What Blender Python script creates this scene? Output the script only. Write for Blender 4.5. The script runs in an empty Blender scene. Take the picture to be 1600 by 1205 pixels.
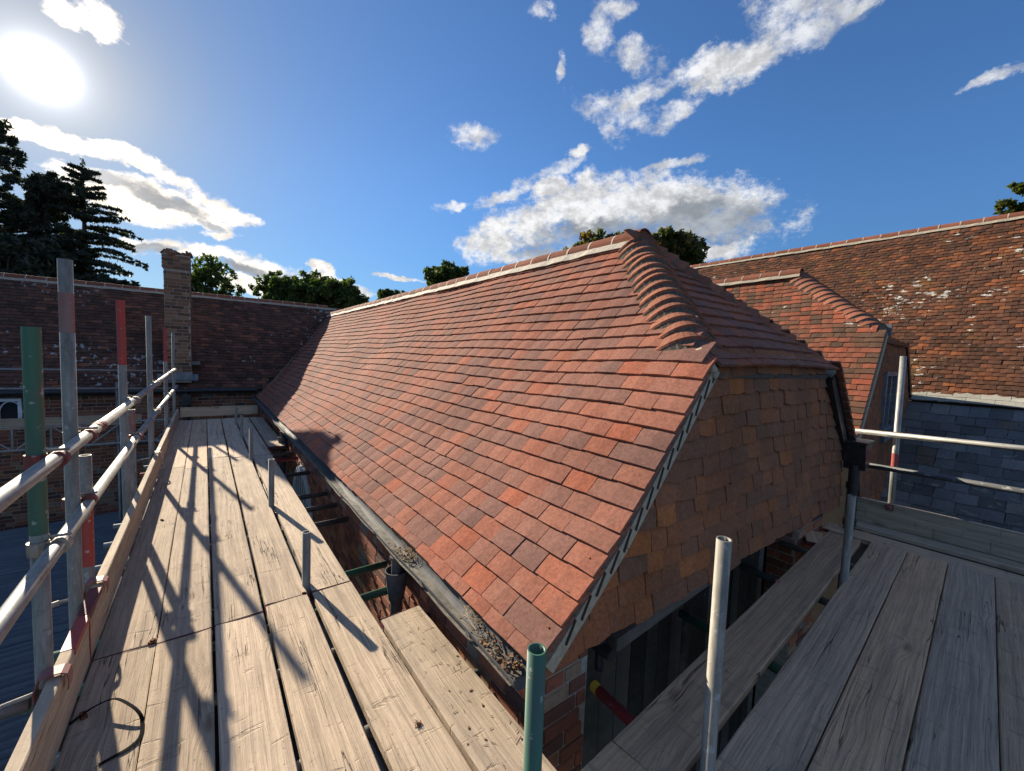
import bpy, math, random
import numpy as np
from mathutils import Vector, Matrix, Euler, noise as mnoise
random.seed(7); RNG = np.random.default_rng(7)
sc = bpy.context.scene
COL = sc.collection
rad = math.radians
PI = math.pi

# ------------------------------------------------------------------ camera
CAMPOS = Vector((0, 0, 1.45))
FPX = 637.5
CR = Vector((0.79974, -0.59914, 0.03797)); CU = Vector((0.00921, 0.07549, 0.99710)); CB = Vector((-0.60027, -0.79708, 0.06590))
cd = bpy.data.cameras.new('camera'); cam = bpy.data.objects.new('camera', cd); COL.objects.link(cam)
cd.sensor_width = 36; cd.lens = FPX / 1600 * 36; cd.clip_start = .02; cd.clip_end = 2000
cam.matrix_world = Matrix(((CR.x, CU.x, CB.x, 0), (CR.y, CU.y, CB.y, 0), (CR.z, CU.z, CB.z, CAMPOS.z), (0, 0, 0, 1)))
sc.camera = cam
# ------------------------------------------------------------------ sun, sky, exposure
SUN_EL, SUN_AZ = 22.7, -11.5
SUND = Vector((math.sin(rad(SUN_AZ)) * math.cos(rad(SUN_EL)), math.cos(rad(SUN_AZ)) * math.cos(rad(SUN_EL)), math.sin(rad(SUN_EL))))
sl = bpy.data.lights.new('sun', 'SUN'); sl.energy = 5.0; sl.angle = rad(.6); sl.color = (1, .88, .70)
so = bpy.data.objects.new('sun', sl); COL.objects.link(so); so.rotation_euler = SUND.to_track_quat('Z', 'Y').to_euler(); so.location = (0, 0, 30)
vs = sc.view_settings; vs.view_transform = 'Standard'; vs.look = 'None'; vs.gamma = 1; vs.use_curve_mapping = False
vs.exposure = 1.15
SKY_STRENGTH = .063

class NT:
    """small node-tree writer"""
    def __init__(s, nt): s.nt = nt; nt.nodes.clear()
    def n(s, t, **kw):
        nd = s.nt.nodes.new(t)
        for k, v in kw.items():
            if k.startswith('i_'): nd.inputs[k[2:].replace('_', ' ')].default_value = v
            else: setattr(nd, k, v)
        return nd
    def l(s, a, b): s.nt.links.new(a, b)
    def put(s, sock, v):
        if isinstance(v, bpy.types.NodeSocket): s.l(v, sock)
        elif v is not None:
            if isinstance(v, (tuple, list)) and len(v) == 3 and sock.type == 'RGBA': v = (*v, 1)
            sock.default_value = v
    def m(s, op, a, b=None, c=None, clamp=False):
        nd = s.n('ShaderNodeMath', operation=op, use_clamp=clamp)
        for i, v in enumerate((a, b, c)):
            if v is not None: s.put(nd.inputs[i], v)
        return nd.outputs[0]
    def vm(s, op, a, b=None, scale=None):
        nd = s.n('ShaderNodeVectorMath', operation=op)
        s.put(nd.inputs[0], a)
        if b is not None: s.put(nd.inputs[1], b)
        if scale is not None: s.put(nd.inputs['Scale'], scale)
        return nd.outputs['Value'] if op in ('LENGTH', 'DOT_PRODUCT') else nd.outputs[0]
    def mix(s, f, a, b, blend='MIX'):
        nd = s.n('ShaderNodeMix', data_type='RGBA', blend_type=blend)
        s.put(nd.inputs[0], f); s.put(nd.inputs[6], a); s.put(nd.inputs[7], b)
        return nd.outputs[2]
    def noise(s, vec, scale=5, detail=3, rough=.55, dist=0, out=0):
        nd = s.n('ShaderNodeTexNoise'); nd.inputs['Scale'].default_value = scale; nd.inputs['Detail'].default_value = detail
        nd.inputs['Roughness'].default_value = rough; nd.inputs['Distortion'].default_value = dist
        if vec is not None: s.l(vec, nd.inputs['Vector'])
        return nd.outputs[out]
    def ss(s, x, lo, hi, a=0., b=1.):
        nd = s.n('ShaderNodeMapRange', interpolation_type='SMOOTHSTEP'); s.put(nd.inputs[0], x)
        for i, v in zip((1, 2, 3, 4), (lo, hi, a, b)): s.put(nd.inputs[i], v)
        return nd.outputs[0]
    def ramp(s, f, stops):
        nd = s.n('ShaderNodeValToRGB'); r = nd.color_ramp
        while len(r.elements) < len(stops): r.elements.new(.5)
        for e, (p, c) in zip(r.elements, stops): e.position = p; e.color = (*c, 1)
        s.put(nd.inputs[0], f); return nd.outputs[0]
    def mapping(s, vec, scale=(1, 1, 1), rot=(0, 0, 0), loc=(0, 0, 0)):
        nd = s.n('ShaderNodeMapping'); nd.inputs['Scale'].default_value = scale; nd.inputs['Rotation'].default_value = rot; nd.inputs['Location'].default_value = loc
        s.l(vec, nd.inputs['Vector']); return nd.outputs[0]

# clouds stand at fixed compass directions: azimuth, elevation (degrees), long half axis, short half axis
CLOUDS = [(-8.0, 27.7, 2.63, -0.24, -0.41, -0.98, 'w'), (-6.7, 27.8, 1.45, -0.24, -0.47, -0.99, 'w'), (-9.9, 17.7, 5.2, 0.3, -0.17, -.8, 'w'), (-4.0, 17.1, 5.6, -1.0, -0.35, -.95, 'w'), (1.5, 15.4, 3.4, -0.9, -0.24, -.9, 'w'), (-6.1, 14.2, 6.6, 0.28, -0.35, -1.8, 'w'), (-.5, 14.0, 3.4, -.6, 0, -1.2, 'w'), (-3.6, 13.3, 3.49, 0.08, -0.21, -1.2, 'w'), (1.9, 12.5, 2.0, 0.26, -0.04, -0.6, 'w'), (-3.7, 10.2, 2.8, 0.55, -0.01, -0.9, 'w'), (0.6, 10.1, 3.98, 0.02, -0.15, -1.2, 'w'), (6.1, 9.3, 5.68, -0.91, -0.34, -1.4, 'w'), (4.8, 7.3, 5.08, 0.12, -0.1, -1.3, 'w'), (13.6, 8.6, 4.6, -0.76, -0.19, -0.9, 'w'), (11.6, 10.6, 1.3, -.9, -0.5, -0.6, 'w'), (20.9, 10.0, 3.0, -0.28, -0.1, -0.4, 'w'), (30.5, 27.2, 3.3, -0.74, -0.54, -1.1, 't'), (35.1, 21.6, 4.0, 2.2, 0.5, -0.7, 't'), (27.4, 19.2, 2.3, 0.61, 0.15, -0.5, 't'), (41.2, 22.4, 3.05, 0.47, 0.34, -1.2, 'w'), (45.2, 26.7, 1.82, 0.2, 0.22, -0.79, 'w'), (42.8, 24.6, 3.6, 1.15, 0.53, -.8, 't'), (37.9, 17.1, 8.4, 2.6, 1.22, -2.6, 'w'), (48.2, 19.2, 12., 1.22, 0.93, -4.1, 'w'), (59.4, 18.1, 10., -0.5, 0.3, -4.2, 'w'), (65.0, 19.2, 3.3, -0.73, -0.02, -1.3, 'w'), (56.7, 24.1, 3.4, 0.49, 0.24, -0.5, 't'), (40.7, 14.0, 10.0, -0.12, 0.01, -1.1, 'w'), (62.6, 13.8, 3.57, -0.26, 0.09, -1.1, 'w'), (49.2, 29.9, 5.6, -1.3, -0.45, -1.3, 't'), (52.3, 31.1, 4.01, 1.37, 0.79, -0.9, 't'), (49.3, 28.3, 2.4, -1.5, -0.79, -0.7, 't'), (52.0, 34.7, 3.2, -0.36, 0.13, -1.4, 't'), (47.0, 37.2, 1.7, -0.4, -0.63, -1.6, 't'), (49.3, 38.8, 2.6, -0.24, 0.08, -0.86, 't'), (41.2, 34.5, 0.7, -0.1, -0.34, -1.4, 't'), (38.9, 39.1, 1.69, 0.01, 0.05, -0.77, 't'), (62.2, 32.4, 5.6, 0.66, 1.0, -1.9, 'w'), (69.5, 33.8, 5.2, 0.4, 0.86, -1.7, 't'), (69.0, 36.0, 4.2, .3, 0.14, -1.8, 't'), (75.5, 35.0, 3.0, .6, .2, -.9, 't'), (57.5, 29.5, 3.0, .8, .3, -.8, 't'), (55.6, 31.5, 2.2, .6, .3, -.7, 't'), (74.4, 33.3, 2.1, 0.41, 0.3, -0.5, 't'), (84.5, 24.9, 1.88, 0.54, 0.2, -0.45, 't'),
          (-3.1, 14.3, 3.6, -.5, -0.15, -0.75, 'g'), (-7.5, 15.0, 3.2, 0.0, -0.15, -0.8, 'g'), (.6, 13.2, 1.5, 0, 0, -.5, 'g'), (-3.7, 9.9, 2.2, .4, 0, -.5, 'g'), (4.8, 11.6, 2.0, -0.07, -0.1, -0.4, 'g'), (5.5, 8.8, 4.4, -0.5, -0.16, -0.75, 'g'), (52.3, 16.2, 15.0, 0.46, 0.35, -2.7, 'g'), (62.0, 17.6, 8.2, -0.4, 0.21, -3.0, 'g'), (43.3, 15.0, 8.0, 0.8, 0.21, -1.3, 'g'),
          # unseen clouds of the same scattered kind, added to whiten the ambient light
          (120, 22, 12, 2, 1, -4, 'w'), (150, 34, 9, -2, 1, -3, 't'), (190, 20, 14, 1, 0, -4, 'w'), (-60, 30, 10, 2, 1, -3, 'w'), (-100, 18, 13, 0, 0, -3.5, 'w'), (-140, 38, 9, 3, -1, -4, 't'), (-35, 48, 9, 1, 1, -3, 't'), (100, 48, 8, -2, 2, -4, 't'), (135, 52, 16, 3, 2, -5, 'w'), (175, 44, 15, -2, 1, -5, 'w'), (-165, 60, 22, 2, 2, -5, 'w'), (-115, 50, 14, 3, 2, -4.5, 'w'), (-75, 60, 18, -3, 2, -4, 'w'), (160, 14, 16, 0, 0, -3.5, 'w'), (-150, 16, 14, 1, 0, -3.5, 'w'), (110, 32, 9, 1, 1, -3, 'w')]
world = bpy.data.worlds.new('World'); sc.world = world; world.use_nodes = True
w = NT(world.node_tree)
sky = w.n('ShaderNodeTexSky', sky_type='NISHITA', sun_disc=False, sun_elevation=rad(SUN_EL), sun_rotation=rad(SUN_AZ), altitude=60, air_density=1.0, dust_density=.15, ozone_density=3.0)
D = w.n('ShaderNodeTexCoord').outputs['Generated']
Dn = w.vm('NORMALIZE', D)
sep = w.n('ShaderNodeSeparateXYZ'); w.l(Dn, sep.inputs[0])
az = w.m('MULTIPLY', w.m('ARCTAN2', sep.outputs[0], sep.outputs[1]), 180 / PI)
el = w.m('MULTIPLY', w.m('ARCSINE', sep.outputs[2]), 180 / PI)
warpn = w.n('ShaderNodeTexNoise', noise_dimensions='3D'); w.l(Dn, warpn.inputs[0]); warpn.inputs['Scale'].default_value = 9; warpn.inputs['Detail'].default_value = 6; warpn.inputs['Roughness'].default_value = .62
warp = w.vm('SCALE', w.vm('SUBTRACT', warpn.outputs['Color'], (.5, .5, .5)), scale=5.5)
comb = w.n('ShaderNodeCombineXYZ'); w.l(az, comb.inputs[0]); w.l(el, comb.inputs[1]); comb.inputs[2].default_value = 0
AE = w.vm('ADD', comb.outputs[0], w.vm('MULTIPLY', warp, (1.3, .8, 0)))
AE = w.vm('ADD', w.vm('MULTIPLY', AE, (1, 1, 0)), (0, 0, 1))
def blob(b):
    ca, ce, mx, my, nx, ny, k = b
    det = mx * ny - my * nx
    r1 = (ny / det, -nx / det); r2 = (-my / det, mx / det)
    a = w.vm('DOT_PRODUCT', AE, (r1[0], r1[1], -(r1[0] * ca + r1[1] * ce)))
    c = w.vm('DOT_PRODUCT', AE, (r2[0], r2[1], -(r2[0] * ca + r2[1] * ce)))
    return w.m('ADD', w.m('MULTIPLY', a, a), w.m('MULTIPLY', c, c))
def union(kind):
    cur = None
    for b in CLOUDS:
        if b[6] == kind:
            v = blob(b); cur = v if cur is None else w.m('SMOOTH_MIN', cur, v, .45)
    return cur
fine = w.noise(w.mapping(Dn, (1, 1, 1.6)), 24, 9, .67)
fine2 = w.noise(w.mapping(Dn, (1, 1, 1.3), rot=(0, .3, .4)), 60, 6, .7)
coarse = w.noise(w.mapping(Dn, (1, 1, 1.5), loc=(.3, .1, .7)), 11, 4, .55)
fw = w.m('ADD', w.m('ADD', w.m('MULTIPLY', w.m('SUBTRACT', fine, .5), 2.9), w.m('MULTIPLY', w.m('SUBTRACT', fine2, .5), 1.3)), w.m('MULTIPLY', w.m('SUBTRACT', coarse, .5), 1.6))
uw = w.m('SUBTRACT', w.m('SUBTRACT', 1.15, union('w')), w.m('MULTIPLY', fw, -1.0))
ut = w.m('SUBTRACT', w.m('SUBTRACT', 1.15, union('t')), w.m('MULTIPLY', fw, -1.5))
dens = w.m('MAXIMUM', w.ss(uw, -.25, .95), w.m('MULTIPLY', w.ss(ut, -.45, 1.7), .9))
gr = w.m('MULTIPLY', w.ss(w.m('SUBTRACT', w.m('SUBTRACT', 1.05, union('g')), w.m('MULTIPLY', fw, .7)), -.35, .7), 1.0)
sd = w.vm('DOT_PRODUCT', Dn, tuple(SUND))
ang = w.m('MULTIPLY', w.m('ARCCOSINE', w.m('MINIMUM', sd, .99999)), 180 / PI)
nearsun = w.m('POWER', 2.718, w.m('MULTIPLY', ang, -1 / 16.))
relief = w.ss(w.noise(w.mapping(Dn, (1, 1, 1.6), loc=(.012, -.02, -.02)), 20, 9, .68), .36, .62, .68, 1.12)
away = w.ss(sd, -.6, .25, 1, 0)     # clouds opposite the sun are lit from the front
white = w.vm('SCALE', w.mix(away, w.mix(nearsun, (.36, .37, .385, 1), (.95, .80, .62, 1)), (.60, .57, .53, 1)), scale=relief)
grey = w.vm('SCALE', w.mix(nearsun, (.16, .176, .198, 1), (.21, .20, .19, 1)), scale=w.ss(w.noise(w.mapping(Dn, (1, 1, 2), loc=(.4, .2, .1)), 13, 7, .6), .35, .66, .78, 1.3))
ccol = w.mix(gr, white, grey)
core = w.m('POWER', 2.718, w.m('MULTIPLY', w.m('MULTIPLY', ang, ang), -1 / 2.0))
halo = w.m('POWER', 2.718, w.m('MULTIPLY', ang, -1 / 3.3))
halo2 = w.m('POWER', 2.718, w.m('MULTIPLY', ang, -1 / 17.))
glow = w.m('ADD', w.m('ADD', w.m('MULTIPLY', core, 1.3), w.m('MULTIPLY', halo, .42)), w.m('MULTIPLY', halo2, .075))
skyb = w.n('ShaderNodeBackground'); w.l(w.mix(1, w.vm('SCALE', sky.outputs[0], scale=w.ss(el, -2, 24, .62, 1.0)), w.mix(w.m('MULTIPLY', nearsun, 1.3, clamp=True), (.54, .83, 1.12, 1), (.31, .335, .35, 1)), 'MULTIPLY'), skyb.inputs[0]); skyb.inputs[1].default_value = SKY_STRENGTH
clb = w.n('ShaderNodeBackground'); w.l(ccol, clb.inputs[0]); clb.inputs[1].default_value = 1.0
glb = w.n('ShaderNodeBackground'); glb.inputs[0].default_value = (1, .97, .92, 1); w.l(glow, glb.inputs[1])
mx = w.n('ShaderNodeMixShader'); w.l(dens, mx.inputs[0]); w.l(skyb.outputs[0], mx.inputs[1]); w.l(clb.outputs[0], mx.inputs[2])
ad = w.n('ShaderNodeAddShader'); w.l(mx.outputs[0], ad.inputs[0]); w.l(glb.outputs[0], ad.inputs[1])
wo = w.n('ShaderNodeOutputWorld'); w.l(ad.outputs[0], wo.inputs[0])
world.cycles.sampling_method = 'MANUAL'; world.cycles.sample_map_resolution = 512

# ------------------------------------------------------------------ materials
MATS = {}
def mat(name, fn, **kw):
    m = bpy.data.materials.new(name); m.use_nodes = True
    t = NT(m.node_tree); out = t.n('ShaderNodeOutputMaterial'); b = t.n('ShaderNodeBsdfPrincipled'); t.l(b.outputs[0], out.inputs[0])
    fn(t, b, **kw); MATS[name] = m; return m
def bump(t, b, h, strength=.4, dist=.01):
    n = t.n('ShaderNodeBump'); n.inputs['Strength'].default_value = strength; n.inputs['Distance'].default_value = dist
    t.l(h, n.inputs['Height']); t.l(n.outputs[0], b.inputs['Normal'])
def wpos(t): return t.n('ShaderNodeNewGeometry').outputs['Position']
def piece_rand(t):
    a = t.n('ShaderNodeObjectInfo').outputs['Random']; g = t.n('ShaderNodeNewGeometry').outputs['Random Per Island']
    return t.m('FRACT', t.m('ADD', a, g))
def rand2(t, r, k): return t.m('FRACT', t.m('MULTIPLY', r, k))
def m_tile(t, b, stops, speck=.35, lichen=0., lichen_col=(.55, .54, .48), ochre=0., rough=.93, stain=.3, moss=0.):
    r = piece_rand(t); P = wpos(t)
    c = t.ramp(r, stops)
    n = t.noise(P, 55, 4, .7); c = t.mix(t.ss(n, .3, .75), c, t.mix(.45, c, (.03, .015, .012)), 'MIX')
    n1 = t.noise(P, 9, 5, .6); c = t.mix(t.m('MULTIPLY', t.ss(n1, .45, .75), stain), c, t.mix(.6, c, (.24, .14, .11)))
    sp = t.noise(P, 260, 2, .6); c = t.mix(t.m('MULTIPLY', t.ss(sp, .55, .72), speck), c, (.42, .27, .2))
    sp2 = t.noise(P, 180, 2, .6); c = t.mix(t.m('MULTIPLY', t.ss(sp2, .6, .75), speck), c, (.05, .025, .02))
    bg_ = t.noise(P, 1.7, 4, .6); c = t.vm('SCALE', c, scale=t.ss(bg_, .3, .7, .84, 1.12))
    c = t.mix(t.m('MULTIPLY', t.ss(t.noise(t.mapping(P, (1, 1, 1), loc=(5, 2, 1)), 16, 4, .7), .62, .74), .35), c, (.36, .27, .22))
    if ochre: c = t.mix(t.m('MULTIPLY', t.ss(t.noise(P, 1.1, 5, .7), .56, .72), ochre), c, (.26, .14, .035))
    if moss: c = t.mix(t.m('MULTIPLY', t.ss(t.noise(P, 7, 5, .75), .55, .7), moss), c, (.09, .085, .035))
    if lichen:
        l = t.ss(t.m('MULTIPLY', t.noise(t.mapping(P, (1, .45, 1)), 11, 5, .7), t.ss(t.noise(P, .55, 3, .6), .35, .65, .75, 1.1)), .64 - .06 * lichen, .67 - .06 * lichen)
        c = t.mix(l, c, lichen_col)
    t.l(c, b.inputs['Base Color']); b.inputs['Roughness'].default_value = rough; b.inputs['Specular IOR Level'].default_value = .12
    bump(t, b, t.m('ADD', t.noise(P, 140, 4, .7), t.m('MULTIPLY', n1, 1.5)), .35, .004)
NEW = [(0, (.215, .110, .088)), (.15, (.245, .116, .088)), (.4, (.285, .124, .088)), (.65, (.32, .130, .087)), (.85, (.34, .128, .082)), (.95, (.355, .122, .073)), (1, (.38, .115, .062))]
OLD = [(0, (.045, .022, .015)), (.3, (.075, .034, .020)), (.6, (.11, .045, .024)), (.88, (.15, .055, .026)), (1, (.26, .085, .03))]
HANG = [(0, (.235, .12, .072)), (.25, (.25, .115, .066)), (.5, (.285, .122, .066)), (.85, (.325, .130, .064)), (.97, (.38, .14, .058)), (1, (.48, .16, .055))]
FARC = [(0, (.06, .036, .028)), (.5, (.10, .052, .040)), (.9, (.15, .068, .047)), (1, (.25, .10, .06))]
MIXT = [(0, (.10, .06, .04)), (.3, (.15, .08, .05)), (.5, (.24, .09, .05)), (.8, (.30, .095, .055)), (1, (.38, .10, .05))]
mat('new_clay', m_tile, stops=NEW, speck=.4)
mat('old_clay', m_tile, stops=OLD, lichen=.3, ochre=.32, speck=.4, moss=.25)
mat('hung_clay', m_tile, stops=HANG, moss=.45, speck=.3, lichen=.0, stain=.5)
mat('patch_clay', m_tile, stops=[(0, (.32, .125, .06)), (.5, (.40, .14, .058)), (1, (.50, .17, .055))], moss=.4, speck=.35, stain=.5)
mat('far_clay', m_tile, stops=FARC, lichen=.3, speck=.3, lichen_col=(.35, .36, .36))
mat('mixed_clay', m_tile, stops=MIXT, lichen=.6, ochre=.4, speck=.4, moss=.35)
mat('ridge_clay', m_tile, stops=[(0, (.21, .075, .045)), (1, (.29, .105, .065))], speck=.25)
mat('bonnet_clay', m_tile, stops=[(0, (.22, .08, .048)), (.5, (.29, .11, .066)), (1, (.35, .13, .075))], speck=.5, stain=.6)
SL = [(0, (.10, .10, .095)), (.4, (.15, .152, .15)), (.75, (.20, .205, .205)), (.9, (.25, .24, .215)), (1, (.15, .12, .09))]
mat('slate', m_tile, stops=SL, speck=.12, lichen=.05, lichen_col=(.2, .2, .17), rough=.55, stain=.15, moss=.2)
mat('stone_tile', m_tile, stops=[(0, (.32, .32, .27)), (1, (.45, .44, .38))], speck=.4, moss=.3)
def m_brick(t, b, dark=1., stops=None):
    r = piece_rand(t); P = wpos(t)
    c = t.ramp(r, stops or [(0, (.09 * dark, .045 * dark, .035 * dark)), (.3, (.22 * dark, .075 * dark, .042 * dark)), (.6, (.33 * dark, .10 * dark, .05 * dark)), (.85, (.38 * dark, .15 * dark, .07 * dark)), (.97, (.30 * dark, .22 * dark, .14 * dark)), (1, (.16 * dark, .17 * dark, .17 * dark))])
    c = t.mix(t.m('MULTIPLY', t.ss(t.noise(P, 30, 5, .7), .45, .75), .55), c, (.07, .05, .04))
    c = t.mix(t.m('MULTIPLY', t.ss(t.noise(P, 12, 6, .75), .58, .72), .5), c, (.34, .29, .22))
    t.l(c, b.inputs['Base Color']); b.inputs['Roughness'].default_value = .92
    bump(t, b, t.noise(P, 90, 5, .75), .6, .006)
mat('chimney_brick', m_brick, stops=[(0, (.07, .042, .028)), (.35, (.15, .08, .048)), (.7, (.24, .125, .07)), (1, (.28, .19, .11))]); mat('brick', m_brick); mat('old_brick', m_brick, dark=.8)
def m_plain(t, b, a, c, scale=20, rough=.8, metal=0, bs=.3, bd=.004, det=5, lo=.35, hi=.65):
    P = wpos(t); n = t.noise(P, scale, det, .65)
    t.l(t.mix(t.ss(n, lo, hi), (*a, 1), (*c, 1)), b.inputs['Base Color'])
    b.inputs['Roughness'].default_value = rough; b.inputs['Metallic'].default_value = metal
    if bs: bump(t, b, t.noise(P, scale * 6, 4, .7), bs, bd)
mat('mortar', m_plain, a=(.27, .24, .19), c=(.38, .35, .29), scale=30)
mat('new_mortar', m_plain, a=(.40, .35, .28), c=(.55, .49, .40), scale=40, bs=.5)
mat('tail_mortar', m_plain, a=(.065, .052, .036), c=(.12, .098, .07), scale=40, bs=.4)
mat('verge_mortar', m_plain, a=(.33, .285, .21), c=(.46, .40, .30), scale=40, bs=.4)
mat('gutter', m_plain, a=(.045, .05, .06), c=(.085, .088, .09), scale=12, rough=.78, bs=.2)
mat('gutter_dust', m_plain, a=(.11, .10, .085), c=(.21, .19, .155), scale=18, rough=.85, bs=.3)
mat('black_iron', m_plain, a=(.012, .012, .014), c=(.03, .03, .032), scale=15, rough=.4, bs=.2)
mat('lead', m_plain, a=(.14, .16, .18), c=(.22, .24, .26), scale=8, rough=.5, metal=.3)
mat('white_paint', m_plain, a=(.55, .60, .66), c=(.68, .72, .76), scale=10, rough=.5, bs=.1)
mat('dark_void', m_plain, a=(.01, .009, .008), c=(.02, .018, .015), scale=5, rough=.9)
mat('deck', m_plain, a=(.03, .02, .015), c=(.045, .03, .02), scale=5, rough=.95)
mat('earth', m_plain, a=(.035, .03, .022), c=(.07, .06, .04), scale=1.5, rough=.95)
mat('grass', m_plain, a=(.03, .05, .012), c=(.06, .085, .02), scale=3, rough=.95)
mat('strap', m_plain, a=(.008, .008, .008), c=(.014, .014, .014), scale=5, rough=1.0, bs=0); MATS['strap'].node_tree.nodes['Principled BSDF'].inputs['Specular IOR Level'].default_value = .05
mat('rust', m_plain, a=(.12, .035, .015), c=(.22, .07, .025), scale=60, rough=.9)
mat('straw', m_plain, a=(.30, .20, .10), c=(.5, .38, .22), scale=60, rough=.9, bs=0)
mat('dry_leaf', m_plain, a=(.10, .05, .025), c=(.22, .12, .05), scale=60, rough=.9, bs=0)
mat('red_paint', m_plain, a=(.33, .035, .03), c=(.22, .04, .032), scale=25, rough=.55, bs=.15, lo=.45, hi=.7)
mat('faded_red', m_plain, a=(.28, .07, .06), c=(.22, .10, .09), scale=25, rough=.6, bs=.15)
mat('yellow_paint', m_plain, a=(.5, .32, .02), c=(.4, .25, .03), scale=25, rough=.5, bs=0)
mat('dark_red', m_plain, a=(.14, .015, .02), c=(.09, .02, .02), scale=25, rough=.7, bs=.1)
def m_steel(t, b, base=(.30, .31, .30), dark=(.17, .175, .17), rust=.25, rough=.42, metal=.75):
    P = t.n('ShaderNodeTexCoord').outputs['Object']
    rnd = t.n('ShaderNodeObjectInfo').outputs['Random']
    P2 = t.vm('ADD', P, t.vm('SCALE', (3.1, 7.7, 5.3), scale=rnd))
    n = t.noise(t.mapping(P2, (14, 14, 2.5)), 2.2, 6, .7)
    c = t.mix(t.ss(n, .35, .65), (*dark, 1), (*base, 1))
    ru = t.m('MULTIPLY', t.ss(t.noise(P2, 9, 6, .75), .57, .68), rust)
    c = t.mix(ru, c, (.13, .085, .055))
    c = t.mix(t.m('MULTIPLY', t.ss(t.noise(P2, 28, 3, .6), .63, .67), .6), c, (.42, .41, .38))
    t.l(c, b.inputs['Base Color']); b.inputs['Metallic'].default_value = metal
    t.l(t.m('ADD', rough, t.m('MULTIPLY', n, .22)), b.inputs['Roughness'])
    bump(t, b, n, .12, .003)
mat('galv', m_steel); mat('worn_galv', m_steel, base=(.31, .285, .235), dark=(.18, .165, .135), rust=.5, rough=.55, metal=.25)
mat('clean_galv', m_steel, base=(.34, .335, .31), dark=(.21, .205, .185), rust=.45, rough=.46, metal=.5)
mat('dark_galv', m_steel, base=(.13, .135, .14), dark=(.08, .082, .085), rust=.4, rough=.6, metal=.3)
mat('green_pole', m_steel, base=(.035, .13, .075), dark=(.05, .10, .075), rust=.55, rough=.4, metal=.0)
mat('red_pole', m_steel, base=(.34, .04, .035), dark=(.24, .045, .04), rust=.25, rough=.45, metal=0)
mat('faded_red_pole', m_steel, base=(.25, .11, .10), dark=(.22, .15, .14), rust=.35, rough=.55, metal=.1)
mat('coupler', m_steel, base=(.24, .055, .045), dark=(.13, .04, .035), rust=.7, rough=.6, metal=.2)
mat('coupler_steel', m_steel, base=(.40, .36, .30), dark=(.2, .17, .14), rust=.6, rough=.5, metal=.6)
def m_wood(t, b, a=(.66, .515, .36), c=(.45, .34, .235), dark=(.12, .08, .05), grey=.5, sc=1.):
    P = t.n('ShaderNodeTexCoord').outputs['Object']; rnd = t.n('ShaderNodeObjectInfo').outputs['Random']
    P = t.vm('ADD', P, t.vm('SCALE', (17.1, 9.7, 5.3), scale=rnd))
    # knots bend the grain round them
    vor = t.n('ShaderNodeTexVoronoi', feature='F1'); t.l(t.mapping(P, (1.7, 5.2, .01)), vor.inputs['Vector']); vor.inputs['Scale'].default_value = 1; vor.inputs['Randomness'].default_value = 1
    kd = vor.outputs['Distance']
    kn = t.ss(kd, .0, .34, 1, 0)
    bend = t.m('MULTIPLY', kn, .035)
    sp = t.n('ShaderNodeSeparateXYZ'); t.l(P, sp.inputs[0])
    wv = t.noise(t.mapping(P, (1.1, 5, 1)), 1, 3, .5)
    y = t.m('ADD', t.m('ADD', sp.outputs[1], bend), t.m('MULTIPLY', wv, .05))
    cb = t.n('ShaderNodeCombineXYZ'); t.l(t.m('MULTIPLY', sp.outputs[0], .9), cb.inputs[0]); t.l(t.m('MULTIPLY', y, 55), cb.inputs[1]); t.l(t.m('MULTIPLY', sp.outputs[2], 20), cb.inputs[2])
    g = t.noise(cb.outputs[0], 1.3 * sc, 6, .68)
    cb2 = t.n('ShaderNodeCombineXYZ'); t.l(t.m('MULTIPLY', sp.outputs[0], 3.5), cb2.inputs[0]); t.l(t.m('MULTIPLY', y, 210), cb2.inputs[1]); cb2.inputs[2].default_value = 0
    g2 = t.noise(cb2.outputs[0], 1.0, 3, .6)
    col = t.mix(t.ss(g, .32, .68), (*c, 1), (*a, 1))
    col = t.mix(t.m('MULTIPLY', t.ss(g2, .52, .70), .42), col, (*dark, 1))
    tone = t.ss(rnd, 0, 1, .82, 1.15)
    col = t.mix(t.m('MULTIPLY', rand2(t, rnd, 7.3), .35), col, t.mix(.6, col, (.30, .27, .24)))
    blot = t.noise(t.mapping(P, (2.2, 5, 1)), 1.6, 5, .65)
    col = t.mix(t.m('MULTIPLY', t.ss(blot, .42, .72), grey), col, t.mix(.65, col, (.25, .21, .17)))
    col = t.mix(t.m('MULTIPLY', t.ss(kd, .03, .13, 1, 0), .75), col, (.20, .13, .08))
    # dents and drag marks across the boards, their shadow lines put into the colour
    dm = t.noise(t.mapping(P, (16, 3.2, 1)), 1.7, 5, .62, .5)
    den = t.ss(dm, .61, .68)
    col = t.mix(t.m('MULTIPLY', den, .35), col, (.22, .175, .125))
    # long drying cracks and weathered streaks
    cb3 = t.n('ShaderNodeCombineXYZ'); t.l(t.m('MULTIPLY', sp.outputs[0], .8), cb3.inputs[0]); t.l(t.m('MULTIPLY', t.m('ADD', t.m('MULTIPLY', y, .35), t.m('MULTIPLY', sp.outputs[1], .65)), 24), cb3.inputs[1]); t.l(t.m('MULTIPLY', rnd, 31), cb3.inputs[2])
    ck = t.noise(cb3.outputs[0], 1, 3, .5); ckd = t.m('ABSOLUTE', t.m('SUBTRACT', ck, .5))
    crack = t.m('MULTIPLY', t.ss(ckd, .002, .010, 1, 0), t.ss(t.noise(t.mapping(P, (1.3, 7, 1)), 1, 2, .5), .54, .62))
    col = t.mix(t.m('MULTIPLY', crack, .7), col, (.06, .045, .035))
    stk = t.noise(t.mapping(P, (.7, 16, 1)), 1.1, 5, .7); col = t.mix(t.m('MULTIPLY', t.ss(stk, .48, .66), .38), col, (.19, .145, .105))
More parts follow.
